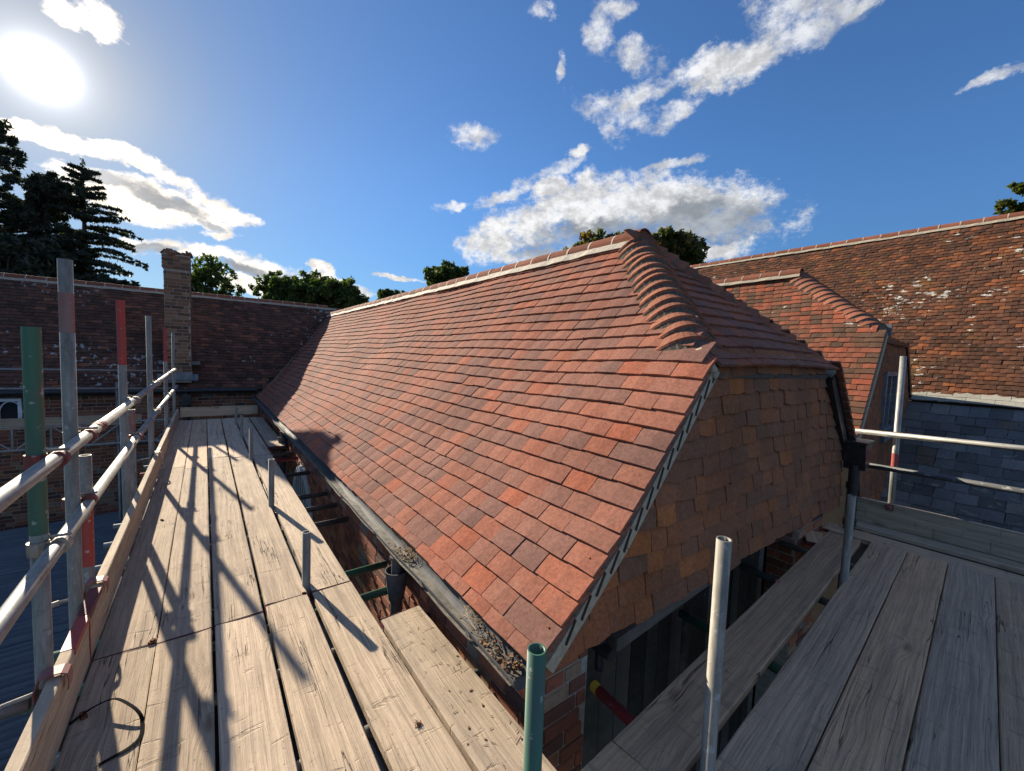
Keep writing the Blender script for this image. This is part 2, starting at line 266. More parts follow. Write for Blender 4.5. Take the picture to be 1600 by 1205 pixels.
    st = t.noise(P, 90, 2, .5); col = t.mix(t.m('MULTIPLY', t.ss(st, .68, .73), .6), col, (.04, .03, .025))
    # white grit and plaster specks
    gs = t.noise(P, 47, 3, .6); col = t.mix(t.m('MULTIPLY', t.ss(gs, .68, .74), .35), col, (.5, .47, .42))
    col = t.vm('SCALE', col, scale=tone)
    t.l(col, b.inputs['Base Color']); b.inputs['Roughness'].default_value = .88; b.inputs['Specular IOR Level'].default_value = .25
    h = t.m('SUBTRACT', t.m('ADD', t.m('MULTIPLY', g, .8), t.m('MULTIPLY', g2, .35)), t.m('ADD', t.m('MULTIPLY', den, .35), t.m('ADD', t.m('MULTIPLY', t.m('ADD', kn, blot), .7), t.m('MULTIPLY', crack, 1.2))))
    bump(t, b, h, .85, .0085)
mat('board', m_wood)
mat('grey_board', m_wood, a=(.68, .48, .30), c=(.46, .32, .195), dark=(.11, .075, .045), grey=.5)
mat('slate_grey_board', m_wood, a=(.49, .375, .265), c=(.34, .26, .18), dark=(.085, .07, .06), grey=.5)
mat('brown_board', m_wood, a=(.68, .45, .26), c=(.48, .31, .175), dark=(.10, .07, .045), grey=.4)
mat('toe_wood', m_wood, a=(.52, .42, .30), c=(.36, .28, .195), dark=(.10, .075, .05), grey=.4)
mat('black_wood', m_wood, a=(.028, .026, .023), c=(.014, .013, .012), dark=(.006, .006, .006), grey=.15)
mat('lintel_wood', m_wood, a=(.17, .13, .10), c=(.10, .07, .05), dark=(.03, .02, .015), grey=.3)
def m_glass(t, b):
    b.inputs['Base Color'].default_value = (.02, .025, .03, 1); b.inputs['Roughness'].default_value = .15; b.inputs['Specular IOR Level'].default_value = .15
mat('dark_glass', m_glass)
def m_corr(t, b):
    P = wpos(t); n = t.noise(t.mapping(P, (1.5, 9, 1)), 1.2, 6, .7)
    c = t.mix(t.ss(n, .35, .7), (.07, .09, .11, 1), (.11, .135, .155, 1))
    c = t.mix(t.m('MULTIPLY', t.ss(t.noise(t.mapping(P, (2, 7, 1)), 3, 6, .8), .60, .66), .6), c, (.20, .21, .22))
    t.l(c, b.inputs['Base Color']); b.inputs['Roughness'].default_value = .6
mat('corrugated', m_corr)
def m_leaf(t, b, a=(.04, .06, .016), c=(.09, .12, .03), warm=(.16, .11, .03), wf=.2, trans=.35):
    r = t.n('ShaderNodeNewGeometry').outputs['Random Per Island']
    P = wpos(t)
    col = t.mix(r, (*a, 1), (*c, 1)); col = t.mix(t.m('MULTIPLY', t.ss(t.noise(P, .9, 3, .6), .5, .7), wf), col, (*warm, 1))
    t.l(col, b.inputs['Base Color']); b.inputs['Roughness'].default_value = .6; b.inputs['Specular IOR Level'].default_value = .3
    tr = t.n('ShaderNodeBsdfTranslucent'); t.l(t.mix(1, col, (1.3, 1.5, .6, 1), 'MULTIPLY'), tr.inputs[0])
    ms = t.n('ShaderNodeMixShader'); ms.inputs[0].default_value = trans; out = [n for n in t.nt.nodes if n.type == 'OUTPUT_MATERIAL'][0]
    t.l(b.outputs[0], ms.inputs[1]); t.l(tr.outputs[0], ms.inputs[2]); t.l(ms.outputs[0], out.inputs[0])
mat('leaf', m_leaf); mat('autumn_leaf', m_leaf, a=(.05, .06, .016), c=(.10, .11, .03), warm=(.26, .14, .04), wf=.75, trans=.35)
mat('needle', m_leaf, a=(.03, .036, .026), c=(.055, .06, .042), warm=(.09, .07, .045), wf=.3, trans=.25)
mat('bark', m_plain, a=(.04, .03, .022), c=(.09, .07, .05), scale=6, rough=.95)

# ------------------------------------------------------------------ geometry helpers
class Geo:
    def __init__(s): s.v = []; s.f = []
    def add(s, v, f, M=None):
        o = len(s.v)
        s.v += [tuple(M @ Vector(p)) for p in v] if M is not None else [tuple(p) for p in v]
        s.f += [tuple(i + o for i in q) for q in f]; return s
    def box(s, x0, x1, y0, y1, z0, z1, M=None):
        v = [(x, y, z) for z in (z0, z1) for y in (y0, y1) for x in (x0, x1)]
        return s.add(v, [(0, 2, 3, 1), (4, 5, 7, 6), (0, 1, 5, 4), (2, 6, 7, 3), (0, 4, 6, 2), (1, 3, 7, 5)], M)
    def tube(s, p0, p1, r0, r1=None, n=16, caps=True, hollow=0.):
        r1 = r0 if r1 is None else r1
        p0, p1 = Vector(p0), Vector(p1); d = (p1 - p0).normalized()
        a = d.orthogonal().normalized(); b = d.cross(a)
        v = []
        for p, r in ((p0, r0), (p1, r1)):
            for i in range(n):
                t = 2 * PI * i / n; v.append(tuple(p + (a * math.cos(t) + b * math.sin(t)) * r))
        f = [(i, (i + 1) % n, n + (i + 1) % n, n + i) for i in range(n)]
        if hollow:
            k = len(v)
            for p, r in ((p0, r0 - hollow), (p1, r1 - hollow)):
                for i in range(n):
                    t = 2 * PI * i / n; v.append(tuple(p + (a * math.cos(t) + b * math.sin(t)) * r))
            f += [(k + (i + 1) % n, k + i, k + n + i, k + n + (i + 1) % n) for i in range(n)]
            f += [(i, k + i, k + (i + 1) % n, (i + 1) % n) for i in range(n)] + [(n + i, n + (i + 1) % n, k + n + (i + 1) % n, k + n + i) for i in range(n)]
        elif caps: f += [tuple(range(n))[::-1], tuple(range(n, 2 * n))]
        return s.add(v, f)
    def path(s, pts, r, n=8):
        for a, b in zip(pts[:-1], pts[1:]): s.tube(a, b, r, n=n)
        return s
    def poly(s, pts, off):
        """a flat polygon given thickness: the vector off"""
        n = len(pts); off = Vector(off)
        v = [tuple(Vector(p)) for p in pts] + [tuple(Vector(p) + off) for p in pts]
        return s.add(v, [tuple(range(n))[::-1], tuple(range(n, 2 * n))] + [(i, (i + 1) % n, n + (i + 1) % n, n + i) for i in range(n)])
    def mesh(s, name, m=None, smooth=False):
        me = bpy.data.meshes.new(name); me.from_pydata(s.v, [], s.f); me.update()
        if m: me.materials.append(MATS[m])
        if smooth: me.shade_smooth()
        return me
WI = {}
def link(name, data, parent=None, M=None, **props):
    o = bpy.data.objects.new(name, data); COL.objects.link(o)
    M = Matrix.Identity(4) if M is None else M
    if parent is not None:
        o.parent = parent; o.matrix_parent_inverse = WI[parent.name]
    o.matrix_basis = M; WI[o.name] = M.inverted_safe()
    for k, v in props.items(): o[k] = v
    return o
def thing(name, label, cat, loc=(0, 0, 0), group=None, kind=None):
    o = link(name, None, M=Matrix.Translation(loc)); o['label'] = label; o['category'] = cat
    if group: o['group'] = group
    if kind: o['kind'] = kind
    return o
def part(name, g, m, parent, smooth=False, **kw): return link(name, g.mesh(name, m, smooth), parent, **kw)
def struct(name, g, m): return link(name, g.mesh(name, m), kind='structure')
def solo(name, g, m, label, cat, group=None, smooth=False, M=None, kind=None):
    o = link(name, g.mesh(name, m, smooth), M=M); o['label'] = label; o['category'] = cat
    if group: o['group'] = group
    if kind: o['kind'] = kind
    return o
def px(P):
    d = Vector(P) - CAMPOS; z = -d.dot(CB)
    if z < .05: return None
    return 800 + FPX * d.dot(CR) / z, 602.5 - FPX * d.dot(CU) / z, z
def size_px(P, N, area):
    q = px(P)
    if q is None or not (-60 < q[0] < 1660 and -60 < q[1] < 1265): return 0
    d = Vector(P) - CAMPOS; c = -d.normalized().dot(N)
    return 0 if c <= 0 else area * c / (q[2] * d.length)

def tile_variants(n, thick=.013, lift=.012, camber=.003, ragged=.0015, base='tile'):
    out = []
    for k in range(n):
        v = []; xs = (-.5, 0, .5); ys = (0, .5, 1)
        jt = [random.gauss(0, 1) for _ in range(12)]
        for layer in (0, 1):
            for j, y in enumerate(ys):
                for i, x in enumerate(xs):
                    z = thick + lift * (1 - y) + camber * math.sin(PI * y) - camber * .9 * (2 * x) ** 2 * (.6 + .4 * (jt[9] > 0)) + jt[i] * .0011 * (1 - y)
                    yy = y + (jt[3 + i] * ragged / .16 if j == 0 else 0)
                    xx = x * (1 + (jt[6] * .006 if j == 0 else 0))
                    v.append((xx, yy, z - (thick if layer else 0)))
        f = []
        for j in range(2):
            for i in range(2):
                a = j * 3 + i; f.append((a, a + 1, a + 4, a + 3)); f.append((9 + a, 9 + a + 3, 9 + a + 4, 9 + a + 1))
        ring = [0, 1, 2, 5, 8, 7, 6, 3]
        for a, b in zip(ring, ring[1:] + ring[:1]): f.append((a, a + 9, b + 9, b))
        out.append((v, f))
    return out
def box_variants(n, jx=.008, jy=.03, bev=.1):
    out = []
    for k in range(n):
        r = lambda a: random.uniform(-a, a)
        v = [(x * .5 + r(jx), y * .5 + r(jy), 0) for y in (-1, 1) for x in (-1, 1)]
        v += [(x * (.5 - .012) + r(jx), y * (.5 - .05) + r(jy), 1 + r(.15)) for y in (-1, 1) for x in (-1, 1)]
        out.append((v, [(4, 5, 7, 6), (0, 1, 5, 4), (2, 6, 7, 3), (0, 4, 6, 2), (1, 3, 7, 5)]))
    return out
class Pieces:
    """collects placed pieces; the 300 that show largest become objects of their own, the rest one joined part"""
    def __init__(s, name, variants, material, limit=300, plural=None):
        s.name, s.var, s.mat, s.limit, s.items = name, variants, material, limit, []
        s.plural = plural or name + 's'
    def put(s, M, N, area, parent, hidden=False, material=None):
        s.items.append((0 if hidden else size_px(M.translation, N, area), M, random.randrange(len(s.var)), parent, material or s.mat))
    def build(s):
        meshes = {}
        items = sorted(s.items, key=lambda t: -t[0]); rest = {}
        for k, (sz, M, vi, par, mt) in enumerate(items):
            if k < s.limit and sz > 0:
                if (vi, mt) not in meshes:
                    g = Geo().add(*s.var[vi]); meshes[(vi, mt)] = g.mesh(s.name, mt)
                link(s.name, meshes[(vi, mt)], par, M)
            else: rest.setdefault((par.name, mt), []).append((par, M, vi))
        for (pn, mt), L in rest.items():
            vv, ff, o = [], [], 0
            va = [np.array(v) for v, f in s.var]
            for par, M, vi in L:
                A = np.array(M); p = va[vi] @ A[:3, :3].T + A[:3, 3]; vv.append(p)
                ff += [tuple(i + o for i in q) for q in s.var[vi][1]]; o += len(p)
            me = bpy.data.meshes.new(s.plural); me.from_pydata(np.concatenate(vv).tolist(), [], ff); me.materials.append(MATS[mt])
            link(s.plural, me, L[0][0], kind='stuff')
def lay(pieces, S, ref, rows, gauge, width, urange, parent, over=1.55, first=.55, hidden=False, jit=1., gapw=.003, wide_end=True, wj=0., material=None):
    """lay overlapping courses on the surface S(u, v); v runs up the slope"""
    vs_ = [0] + [first * gauge + gauge * k for k in range(rows)]
    for k, v0 in enumerate(vs_):
        lo, hi = urange(v0 + gauge * .35)
        if hi - lo < .05: continue
        u = lo; L = gauge * over; firstw = (width * 1.5 if (k % 2) else width) if wide_end else (width * (.5 if k % 2 else 1))
        wd = firstw
        while u < hi - .02:
            if wj: wd *= random.uniform(1 - wj, 1 + wj)
            if hi - (u + wd) < width * .4: wd = hi - u
            uc = u + wd / 2; vj = v0 + random.gauss(0, .0018) * jit - (.007 * random.random() if random.random() < .05 else 0)
            P = Vector(S(uc, vj)); U = (Vector(S(uc + .04, vj)) - Vector(S(uc - .04, vj))).normalized()
            V = (Vector(S(uc, vj + .08)) - P).normalized(); N = U.cross(V).normalized()
            if N.dot(ref) < 0: U = -U; N = -N
            V = N.cross(U)
            a = random.gauss(0, .007) * jit; U2 = U * math.cos(a) + V * math.sin(a); V2 = V * math.cos(a) - U * math.sin(a)
            b = random.gauss(0, .010) * jit; U2 = (U2 + N * b * .6).normalized()
            P = P + N * abs(random.gauss(0, .0012)) * jit
            X = U2 * (wd - gapw * (1 if random.random() > .12 else random.uniform(1.3, 2.6))); Y = V2 * L
            M = Matrix(((X.x, Y.x, N.x, P.x), (X.y, Y.y, N.y, P.y), (X.z, Y.z, N.z, P.z), (0, 0, 0, 1)))
            pieces.put(M, N, wd * gauge, parent, hidden, material)
            u += wd; wd = width
def courses(pieces, O, U, V, N, ulen, vlen, parent, bl=.225, bh=.075, skip=None, hidden=False, header=.25, material=None):
    """brick courses on a flat face"""
    O, U, V, N = Vector(O), Vector(U), Vector(V), Vector(N)
    for k in range(int(vlen / bh)):
        u = -random.uniform(0, bl * .3) - (bl / 2 if k % 2 else 0)
        while u < ulen:
            l = bl if random.random() > header else bl / 2
            a, b = max(u, 0), min(u + l, ulen)
            if b - a > .04:
                uc, vc = (a + b) / 2, (k + .5) * bh
                if not (skip and skip(uc, vc)):
                    P = O + U * uc + V * vc; X = U * (b - a - .011); Y = V * (bh - .011); Z = N * random.uniform(.006, .012)
                    M = Matrix(((X.x, Y.x, Z.x, P.x), (X.y, Y.y, Z.y, P.y), (X.z, Y.z, Z.z, P.z), (0, 0, 0, 1)))
                    pieces.put(M, N, (b - a) * bh, parent, hidden, material)
            u += l

# ------------------------------------------------------------------ ground
GZ = -5.0
g = Geo(); g.add([(-900, -900, GZ), (900, -900, GZ), (900, 900, GZ), (-900, 900, GZ)], [(0, 1, 2, 3)]); struct('ground', g, 'earth')
g = Geo(); g.add([(-900, 18, GZ + .01), (900, 18, GZ + .01), (900, 900, GZ + .01), (-900, 900, GZ + .01)], [(0, 1, 2, 3)]); struct('lawn', g, 'grass')

# ------------------------------------------------------------------ main building: new clay roof, half hip, tile-hung gable
main = thing('tile_hung_building', 'long building with new red clay tiled roof, bonnet hip and tile-hung gable beside the boards', 'building', (3, 6, GZ))
RX, RZ = 3.18, 2.555          # ridge
def prof(v):                  # slope profile with a kick at the eaves: v along the slope -> (x, z)
    L1 = math.hypot(.475, .413)
    if v < L1: t = v / L1; return 1.015 + .475 * t, .252 + .413 * t
    L2 = math.hypot(RX - 1.49, RZ - .665); t = (v - L1) / L2; return 1.49 + (RX - 1.49) * t, .665 + (RZ - .665) * t
def sag(u, v): return .010 * math.sin(u * 1.3 + .6) * math.sin(v * 1.1 + .3) + .006 * math.sin(u * 3.1 + v * 2) + .012 * (mnoise.noise(Vector((u * .9, v * .8, 1.3))))
def S_left(u, v):
    x, z = prof(v); s = sag(u, v); dz = .012 * mnoise.noise(Vector((u * .7, v * 1.5, 4)))
    return (x - .7 * s, u, z + .7 * s + dz)
def valleyY(z): return 12.0 + max(0, (z - .45)) / 1.067
def left_range(v):
    x, z = prof(v)
    lo = 1.095 if z < 1.45 else 1.16 + (z - 1.475) / 1.10 * 1.28
    return lo, valleyY(z) + (.02 if z > .5 else 0)
LN = Vector((-.74, 0, .67))
deck = Geo()
deck.poly([(1.05, 1.22, .245), (1.49, 1.22, .625), (2.19, 1.22, 1.42), (3.18, 2.40, 2.53), (3.18, 13.95, 2.53), (1.49, 12.2, .645), (1.03, 12.0, .245)], (.03, 0, -.03))
roof = part('roof_slope', deck, 'deck', main)
main_tiles = Pieces('roof_tile', tile_variants(14, thick=.017, lift=.031, camber=.0045), 'new_clay')
lay(main_tiles, S_left, LN, 27, .114, .186, left_range, roof)
# hip slope over the gable
def S_hip(u, v):
    t = v / 1.71; e = .01 * math.sin(u * 2.3)
    return (u, 1.10 + 1.30 * t, 1.425 + 1.12 * t + e + .012 * (1 - t) ** 3)
def hip_range(v):
    t = v / 1.71; return 2.19 + .99 * t, 4.21 - 1.01 * t
hip = part('hip_slope', Geo().poly([(2.24, 1.20, 1.48), (4.12, 1.20, 1.48), (3.18, 2.40, 2.50)], (0, .03, -.03)), 'deck', main)
lay(main_tiles, S_hip, Vector((0, -.64, .77)), 14, .114, .186, hip_range, hip)
# right slope, out of sight
RL = math.hypot(1.65, 1.80)
def S_right(u, v): t = v / RL; return (4.83 - 1.65 * t, u, .755 + 1.80 * t)
def right_range(v):
    z = .755 + 1.80 * v / RL; return (1.06 if z < 1.46 else 1.14 + (z - 1.475) / 1.10 * 1.28), 14
rs = part('right_slope', Geo().poly([(4.83, 1.22, .73), (4.19, 1.22, 1.42), (3.18, 2.40, 2.53), (3.18, 13.95, 2.53), (4.83, 14, .73)], (-.03, 0, -.03)), 'deck', main)
lay(main_tiles, S_right, Vector((.74, 0, .67)), 20, .114, .186, right_range, rs, hidden=True)
main_tiles.build()
# hanging tiles on the gable: rows from just under the hip down, flaring out at the foot
GY = 1.195
def vx(z):                     # left verge x at height z
    if z < .665: return 1.04 + (z - .265) / .40 * .45
    return 1.49 + (z - .665) * (RX - 1.49) / (RZ - .665)
def rx(z): return 4.80 - (z - .755) / 1.80 * 1.65 if z > .755 else 4.81 - (.755 - z) * .12
def S_gab(u, v):
    z = .215 + v; fl = .03 * max(0, 1 - v / .9) ** 2 + .016 * mnoise.noise(Vector((u * 1.6, z * 2.2, 7)))
    return (u, GY - .012 - fl, z + .012 * math.sin(u * 2.2) + .008 * math.sin(u * 5))
def gab_range(v): z = .215 + v + .03; return vx(z) + .03, rx(z) - .03
gw = Geo(); gw.poly([(1.07, GY, .21), (4.70, GY, .21), (4.78, GY, .72), (4.17, GY, 1.40), (2.19, GY, 1.40), (1.50, GY, .62), (1.10, GY, .29)], (0, .2, 0))
gable = part('gable_wall', gw, 'deck', main)
class Hung(Pieces):
    def put(s, M, N, area, parent, hidden=False, material=None):
        p = M.translation      # the foot of the gable was patched with newer orange tiles
        if p.x < 2.4 and p.z < .75 and random.random() < .75 - .25 * p.x + .2: material = 'patch_clay'
        super().put(M, N, area, parent, hidden, material)
hung = Hung('hanging_tile', tile_variants(12, thick=.015, lift=.030, camber=.005, ragged=.004), 'hung_clay')
lay(hung, S_gab, Vector((0, -1, 0)), 11, .108, .178, gab_range, gable, over=1.45, first=1.0, jit=2.4, gapw=.003, wj=.26, wide_end=False)
hung.build()
# brick walls: long side wall and corner pier
lw = part('side_wall', Geo().box(1.06, 1.28, 1.22, 11.98, GZ, .24), 'mortar', main)
bricks = Pieces('brick', box_variants(8), 'brick')
ARC = (6.1, -.80, .66)
courses(bricks, (1.06, 1.20, -1.55), (0, 1, 0), (0, 0, 1), (-1, 0, 0), 10.75, 1.78, lw, skip=lambda u, v: (u + 1.20 - ARC[0]) ** 2 + max(0, v - 1.55 - ARC[1]) ** 2 < ARC[2] ** 2)
pier = part('corner_pier', Geo().box(1.06, 1.40, 1.20, 1.22, GZ, .20).box(1.30, 1.40, 1.22, 1.5, GZ, .18), 'mortar', main)
courses(bricks, (1.06, 1.20, -1.55), (1, 0, 0), (0, 0, 1), (0, -1, 0), .335, 1.80, pier)
pier2 = part('far_pier', Geo().box(4.02, 4.62, 1.22, 1.44, GZ, .20), 'mortar', main)
courses(bricks, (4.02, 1.22, -2.4), (1, 0, 0), (0, 0, 1), (0, -1, 0), .60, 2.60, pier2)
courses(bricks, (4.02, 1.44, -.9), (0, -1, 0), (0, 0, 1), (-1, 0, 0), .22, 1.10, pier2)
bricks.build()
part('right_wall', Geo().box(4.50, 4.66, 1.42, 13.9, GZ, .70).box(1.28, 4.50, 13.7, 13.9, GZ, .6), 'deck', main)
# steel grey engineering bricks set in the pier are part of the brick mix; dark boarded front under the gable
front = part('boarded_front', Geo().box(1.40, 4.02, 1.50, 1.54, GZ, .20), 'dark_void', main)
x = 1.42
while x < 4.0:
    wdt = random.uniform(.13, .16)
    part('board', Geo().box(x, x + wdt - .008, 1.472 - random.random() * .006, 1.50, GZ, .20), 'black_wood', front)
    x += wdt
part('lintel', Geo().poly([(1.60, 1.19, .03), (2.80, 1.19, .12), (2.80, 1.19, .175), (1.60, 1.19, .10)], (0, .09, 0)), 'lintel_wood', main)
part('soffit_board', Geo().box(1.40, 4.02, 1.23, 1.49, .17, .20), 'black_wood', main)
part('door_post', Geo().box(2.55, 2.65, 1.22, 1.34, GZ, .20).box(3.28, 3.36, 1.22, 1.34, GZ, .20), 'black_wood', main)
part('iron_bracket', Geo().tube((1.50, 1.21, .15), (1.50, 1.21, -.02), .022).tube((1.50, 1.14, .09), (1.50, 1.24, .09), .03), 'black_iron', main)
# verge mortar
vm = Geo()
vp = [(1.04 + .012, .255), (1.49, .645), (2.175, 1.415)]
for (xa, za), (xb, zb) in zip(vp[:-1], vp[1:]):
    d = Vector((xb - xa, 0, zb - za)).normalized(); nn = Vector((d.z, 0, -d.x)) * .062
    vm.poly([(xa, 1.108, za), (xb, 1.108, zb), (xb + nn.x, 1.108, zb + nn.z), (xa + nn.x, 1.108, za + nn.z)], (0, .10, 0))
part('verge_mortar', vm, 'verge_mortar', main)
# slips of the undercloak tiles showing as dark slots in the verge mortar
for k in range(14):
    v = .14 + k * .114; xa, za = prof(v); xb, zb = prof(v + .10)
    part('undercloak_tile', Geo().poly([(xa + .030, 1.1040, za - .038), (xb + .006, 1.1040, zb - .014), (xb + .015, 1.1040, zb - .023), (xa + .040, 1.1040, za - .048)], (0, .004, 0)), 'deck', main)
# black verge flashing on the right
part('verge_flashing', Geo().poly([(4.20, 1.105, 1.42), (4.80, 1.105, .74), (4.74, 1.105, .66), (4.14, 1.105, 1.36)], (0, .09, 0)).poly([(4.24, 1.10, 1.43), (4.84, 1.10, .76), (4.82, 1.10, .74), (4.22, 1.10, 1.41)], (0, .12, 0)), 'black_iron', main)
part('eaves_trim', Geo().box(2.20, 4.15, 1.14, 1.18, 1.385, 1.412), 'black_wood', main)
part('lead_corner', Geo().tube((4.20, 1.12, 1.435), (4.08, 1.30, 1.50), .055, .03, 10), 'lead', main, smooth=True)
# ridge
def arc_tile(p0, p1, r, thick=.014, n=10, a0=0., a1=PI, up=Vector((0, 0, 1)), r2=None):
    p0, p1 = Vector(p0), Vector(p1); d = (p1 - p0).normalized(); side = d.cross(up).normalized(); upn = side.cross(d)
    g = Geo(); v = []; r2 = r2 or r
    for p, rr in ((p0, r), (p1, r2)):
        for q in (rr, rr - thick):
            for i in range(n + 1):
                t = a0 + (a1 - a0) * i / n; v.append(tuple(p + side * math.cos(t) * q + upn * math.sin(t) * q * .95))
    m = n + 1; f = []
    for i in range(n):
        f += [(i, i + 1, 2 * m + i + 1, 2 * m + i), (m + i + 1, m + i, 3 * m + i, 3 * m + i + 1), (i + 1, i, m + i, m + i + 1), (2 * m + i, 2 * m + i + 1, 3 * m + i + 1, 3 * m + i)]
    f += [(0, 2 * m, 3 * m, m), (n, m + n, 3 * m + n, 2 * m + n)]
    return g.add(v, f)
def ridge_run(parent, a, b, r, step, mt='ridge_clay', bed=True, bedmat='new_mortar', zr=0):
    a, b = Vector(a), Vector(b); L = (b - a).length; d = (b - a) / L; n = int(L / step)
    for k in range(n):
        j = Vector((random.uniform(-1, 1) * .003, 0, random.uniform(-1, 1) * .003 + zr * math.sin(k * .5)))
        part('ridge_tile', arc_tile(a + d * (k * step + .006) + j, a + d * ((k + 1) * step - .006) + j, r * random.uniform(.985, 1.015)), mt, parent, smooth=False)
    mg = Geo()
    for k in range(1, n):
        g2 = arc_tile(a + d * (k * step - .011), a + d * (k * step + .011), r + .002); mg.add(g2.v, g2.f)
    part('joint_mortar', mg, bedmat, parent)
    if bed:
        side = d.cross(Vector((0, 0, 1))); bg = Geo()
        nseg = max(2, int(L / .12))
        for s in (1, -1):
            v = []; f = []
            for i in range(nseg + 1):
                p = a + d * (L * i / nseg); w1 = random.uniform(-.006, .006)
                v += [tuple(p + side * s * (r - .004) + Vector((0, 0, .012))), tuple(p + side * s * (r + .022 + w1) + Vector((0, 0, -.052 + w1))), tuple(p + side * s * (r - .05) + Vector((0, 0, -.06)))]
            for i in range(nseg):
                o = i * 3
                f += [(o, o + 1, o + 4, o + 3), (o + 1, o + 2, o + 5, o + 4)]
            f += [(0, 2, 1), (3 * nseg, 3 * nseg + 1, 3 * nseg + 2)]
            bg.add(v, f)
        part('bedding_mortar', bg, bedmat, parent)
ridge_run(main, (RX, 2.30, 2.555), (RX, 14.1, 2.575), .112, .3)
eg = Geo(); eg.add([(RX + .095 * math.cos(t * PI / 12), 2.315, 2.55 + .092 * math.sin(t * PI / 12)) for t in range(13)], [tuple(range(13))]); part('ridge_end_infill', eg, 'ridge_clay', main)
# bonnet hips
def bonnets(parent, A, B, n, wing, crest, lL, lR, mt='bonnet_clay', mort='tail_mortar', back=.19):
    """A foot, B head of the hip; lL, lR: horizontal directions along the courses of the slopes either side"""
    A, B = Vector(A), Vector(B); lL, lR = Vector(lL), Vector(lR); out = (-(lL + lR)).normalized()
    T = (B - A).normalized(); step = (B - A).length / n; up = Vector((0, 0, 1)); NS = 12
    def section(P, w, h, dz=0):
        pl, pr = P + lL * w + up * .005, P + lR * w + up * .005; c = P + out * .035 * (w / wing) + up * (h * 2)
        return [(pl * (1 - t) ** 2 + c * 2 * t * (1 - t) + pr * t ** 2) + up * dz for t in [i / NS for i in range(NS + 1)]]
    for k in range(n):
        P = A + T * step * (k + random.uniform(-.09, .09)) + Vector((random.uniform(-.006, .006), random.uniform(-.006, .006), 0)); jw = wing * random.uniform(.93, 1.05); jh = crest * random.uniform(.92, 1.08)
        P = P + up * .012
        s1 = section(P, jw, jh, .014); s0 = section(P + T * back, jw * .6, jh * .45, .004)
        th = .018; g = Geo(); m = NS + 1
        v = [tuple(p) for p in s1] + [tuple(p) for p in s0] + [tuple(p - up * th) for p in s1] + [tuple(p - up * th) for p in s0]
        f = []
        for i in range(NS):
            f += [(i, i + 1, m + i + 1, m + i), (2 * m + i + 1, 2 * m + i, 3 * m + i, 3 * m + i + 1), (i + 1, i, 2 * m + i, 2 * m + i + 1)]
        f += [(0, m, 3 * m, 2 * m), (NS, 2 * m + NS, 3 * m + NS, m + NS)]
        bn = part('bonnet_tile', g.add(v, f), mt, parent, smooth=False)
        # mortar filling the open tail
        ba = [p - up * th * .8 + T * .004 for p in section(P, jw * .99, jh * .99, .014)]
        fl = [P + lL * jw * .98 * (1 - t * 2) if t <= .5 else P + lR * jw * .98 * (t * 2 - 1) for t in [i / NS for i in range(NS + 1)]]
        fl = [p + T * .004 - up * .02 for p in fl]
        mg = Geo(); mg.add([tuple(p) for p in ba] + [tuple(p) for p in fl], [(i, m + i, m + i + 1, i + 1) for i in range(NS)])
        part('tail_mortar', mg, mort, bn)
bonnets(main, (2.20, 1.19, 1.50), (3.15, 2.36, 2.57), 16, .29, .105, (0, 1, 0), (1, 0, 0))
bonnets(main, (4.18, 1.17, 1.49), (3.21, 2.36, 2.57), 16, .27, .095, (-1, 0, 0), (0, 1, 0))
part('hip_foot_mortar', Geo().tube((2.185, 1.105, 1.42), (2.24, 1.22, 1.52), .024, .045, 10).tube((2.19, 1.10, 1.415), (2.225, 1.12, 1.37), .024, .010, 8), 'verge_mortar', main, smooth=True)
# valley mortar line against the far roof
vg = Geo(); last = None
for i in range(21):
    z = .42 + (2.56 - .42) * i / 20; x = RX - (RZ - z) / (RZ - .665) * (RX - 1.49) if z > .665 else 1.03 + (z - .265) / .40 * .46
    p = Vector((x, valleyY(z), z)); 
    if last is not None:
        vg.poly([last + Vector((-.05, -.03, .03)), p + Vector((-.05, -.03, .03)), p + Vector((.04, .03, .05)), last + Vector((.04, .03, .05))], (0, 0, -.05))
    last = p
part('valley_mortar', vg, 'mortar', main)
# gutter along the left eaves
GX, GR, GZ0 = .962, .052, .243
def half_gutter(x, y0, y1, z, r, th=.004, seg=20, fall=0., caps=True):
    g = Geo(); v = []; n = 10
    for j in range(seg + 1):
        y = y0 + (y1 - y0) * j / seg; zz = z + fall * j / seg + .004 * math.sin(j * 1.3); xx = x + .004 * math.sin(j * .9)
        for rr in (r, r - th):
            for i in range(n + 1):
                t = PI + PI * i / n; v.append((xx + rr * math.cos(t), y, zz + rr * math.sin(t)))
    m = n + 1; k = 2 * m; f = []
    for j in range(seg):
        for i in range(n):
            a = j * k + i; f += [(a, a + 1, a + k + 1, a + k), (a + m + 1, a + m, a + m + k, a + m + k + 1)]
        for e in (0, n): a = j * k + e; f.append((a, a + k, a + m + k, a + m))
    g.add(v, f)
    for j in ((0, seg) if caps else ()): g.add([v[j * k + i] for i in range(m)], [tuple(range(m))])
    return g
gut = part('gutter', half_gutter(GX, 1.13, 12.0, GZ0, GR, seg=30, fall=.02), 'gutter', main, smooth=False)
dg = Geo(); v = []; n = 60
for j in range(n + 1):
    y = 1.15 + (12 - 1.15) * j / n; h = -.040 + .006 * math.sin(j * 1.7)
    v += [(GX - .054, y, GZ0 + h + .012 + .02 * j / n), (GX + .028 + .008 * math.sin(j * 2.3), y, GZ0 + h - .002 + .02 * j / n)]
dg.add(v, [(2 * j, 2 * j + 1, 2 * j + 3, 2 * j + 2) for j in range(n)])
part('gutter_silt', dg, 'gutter_dust', gut)
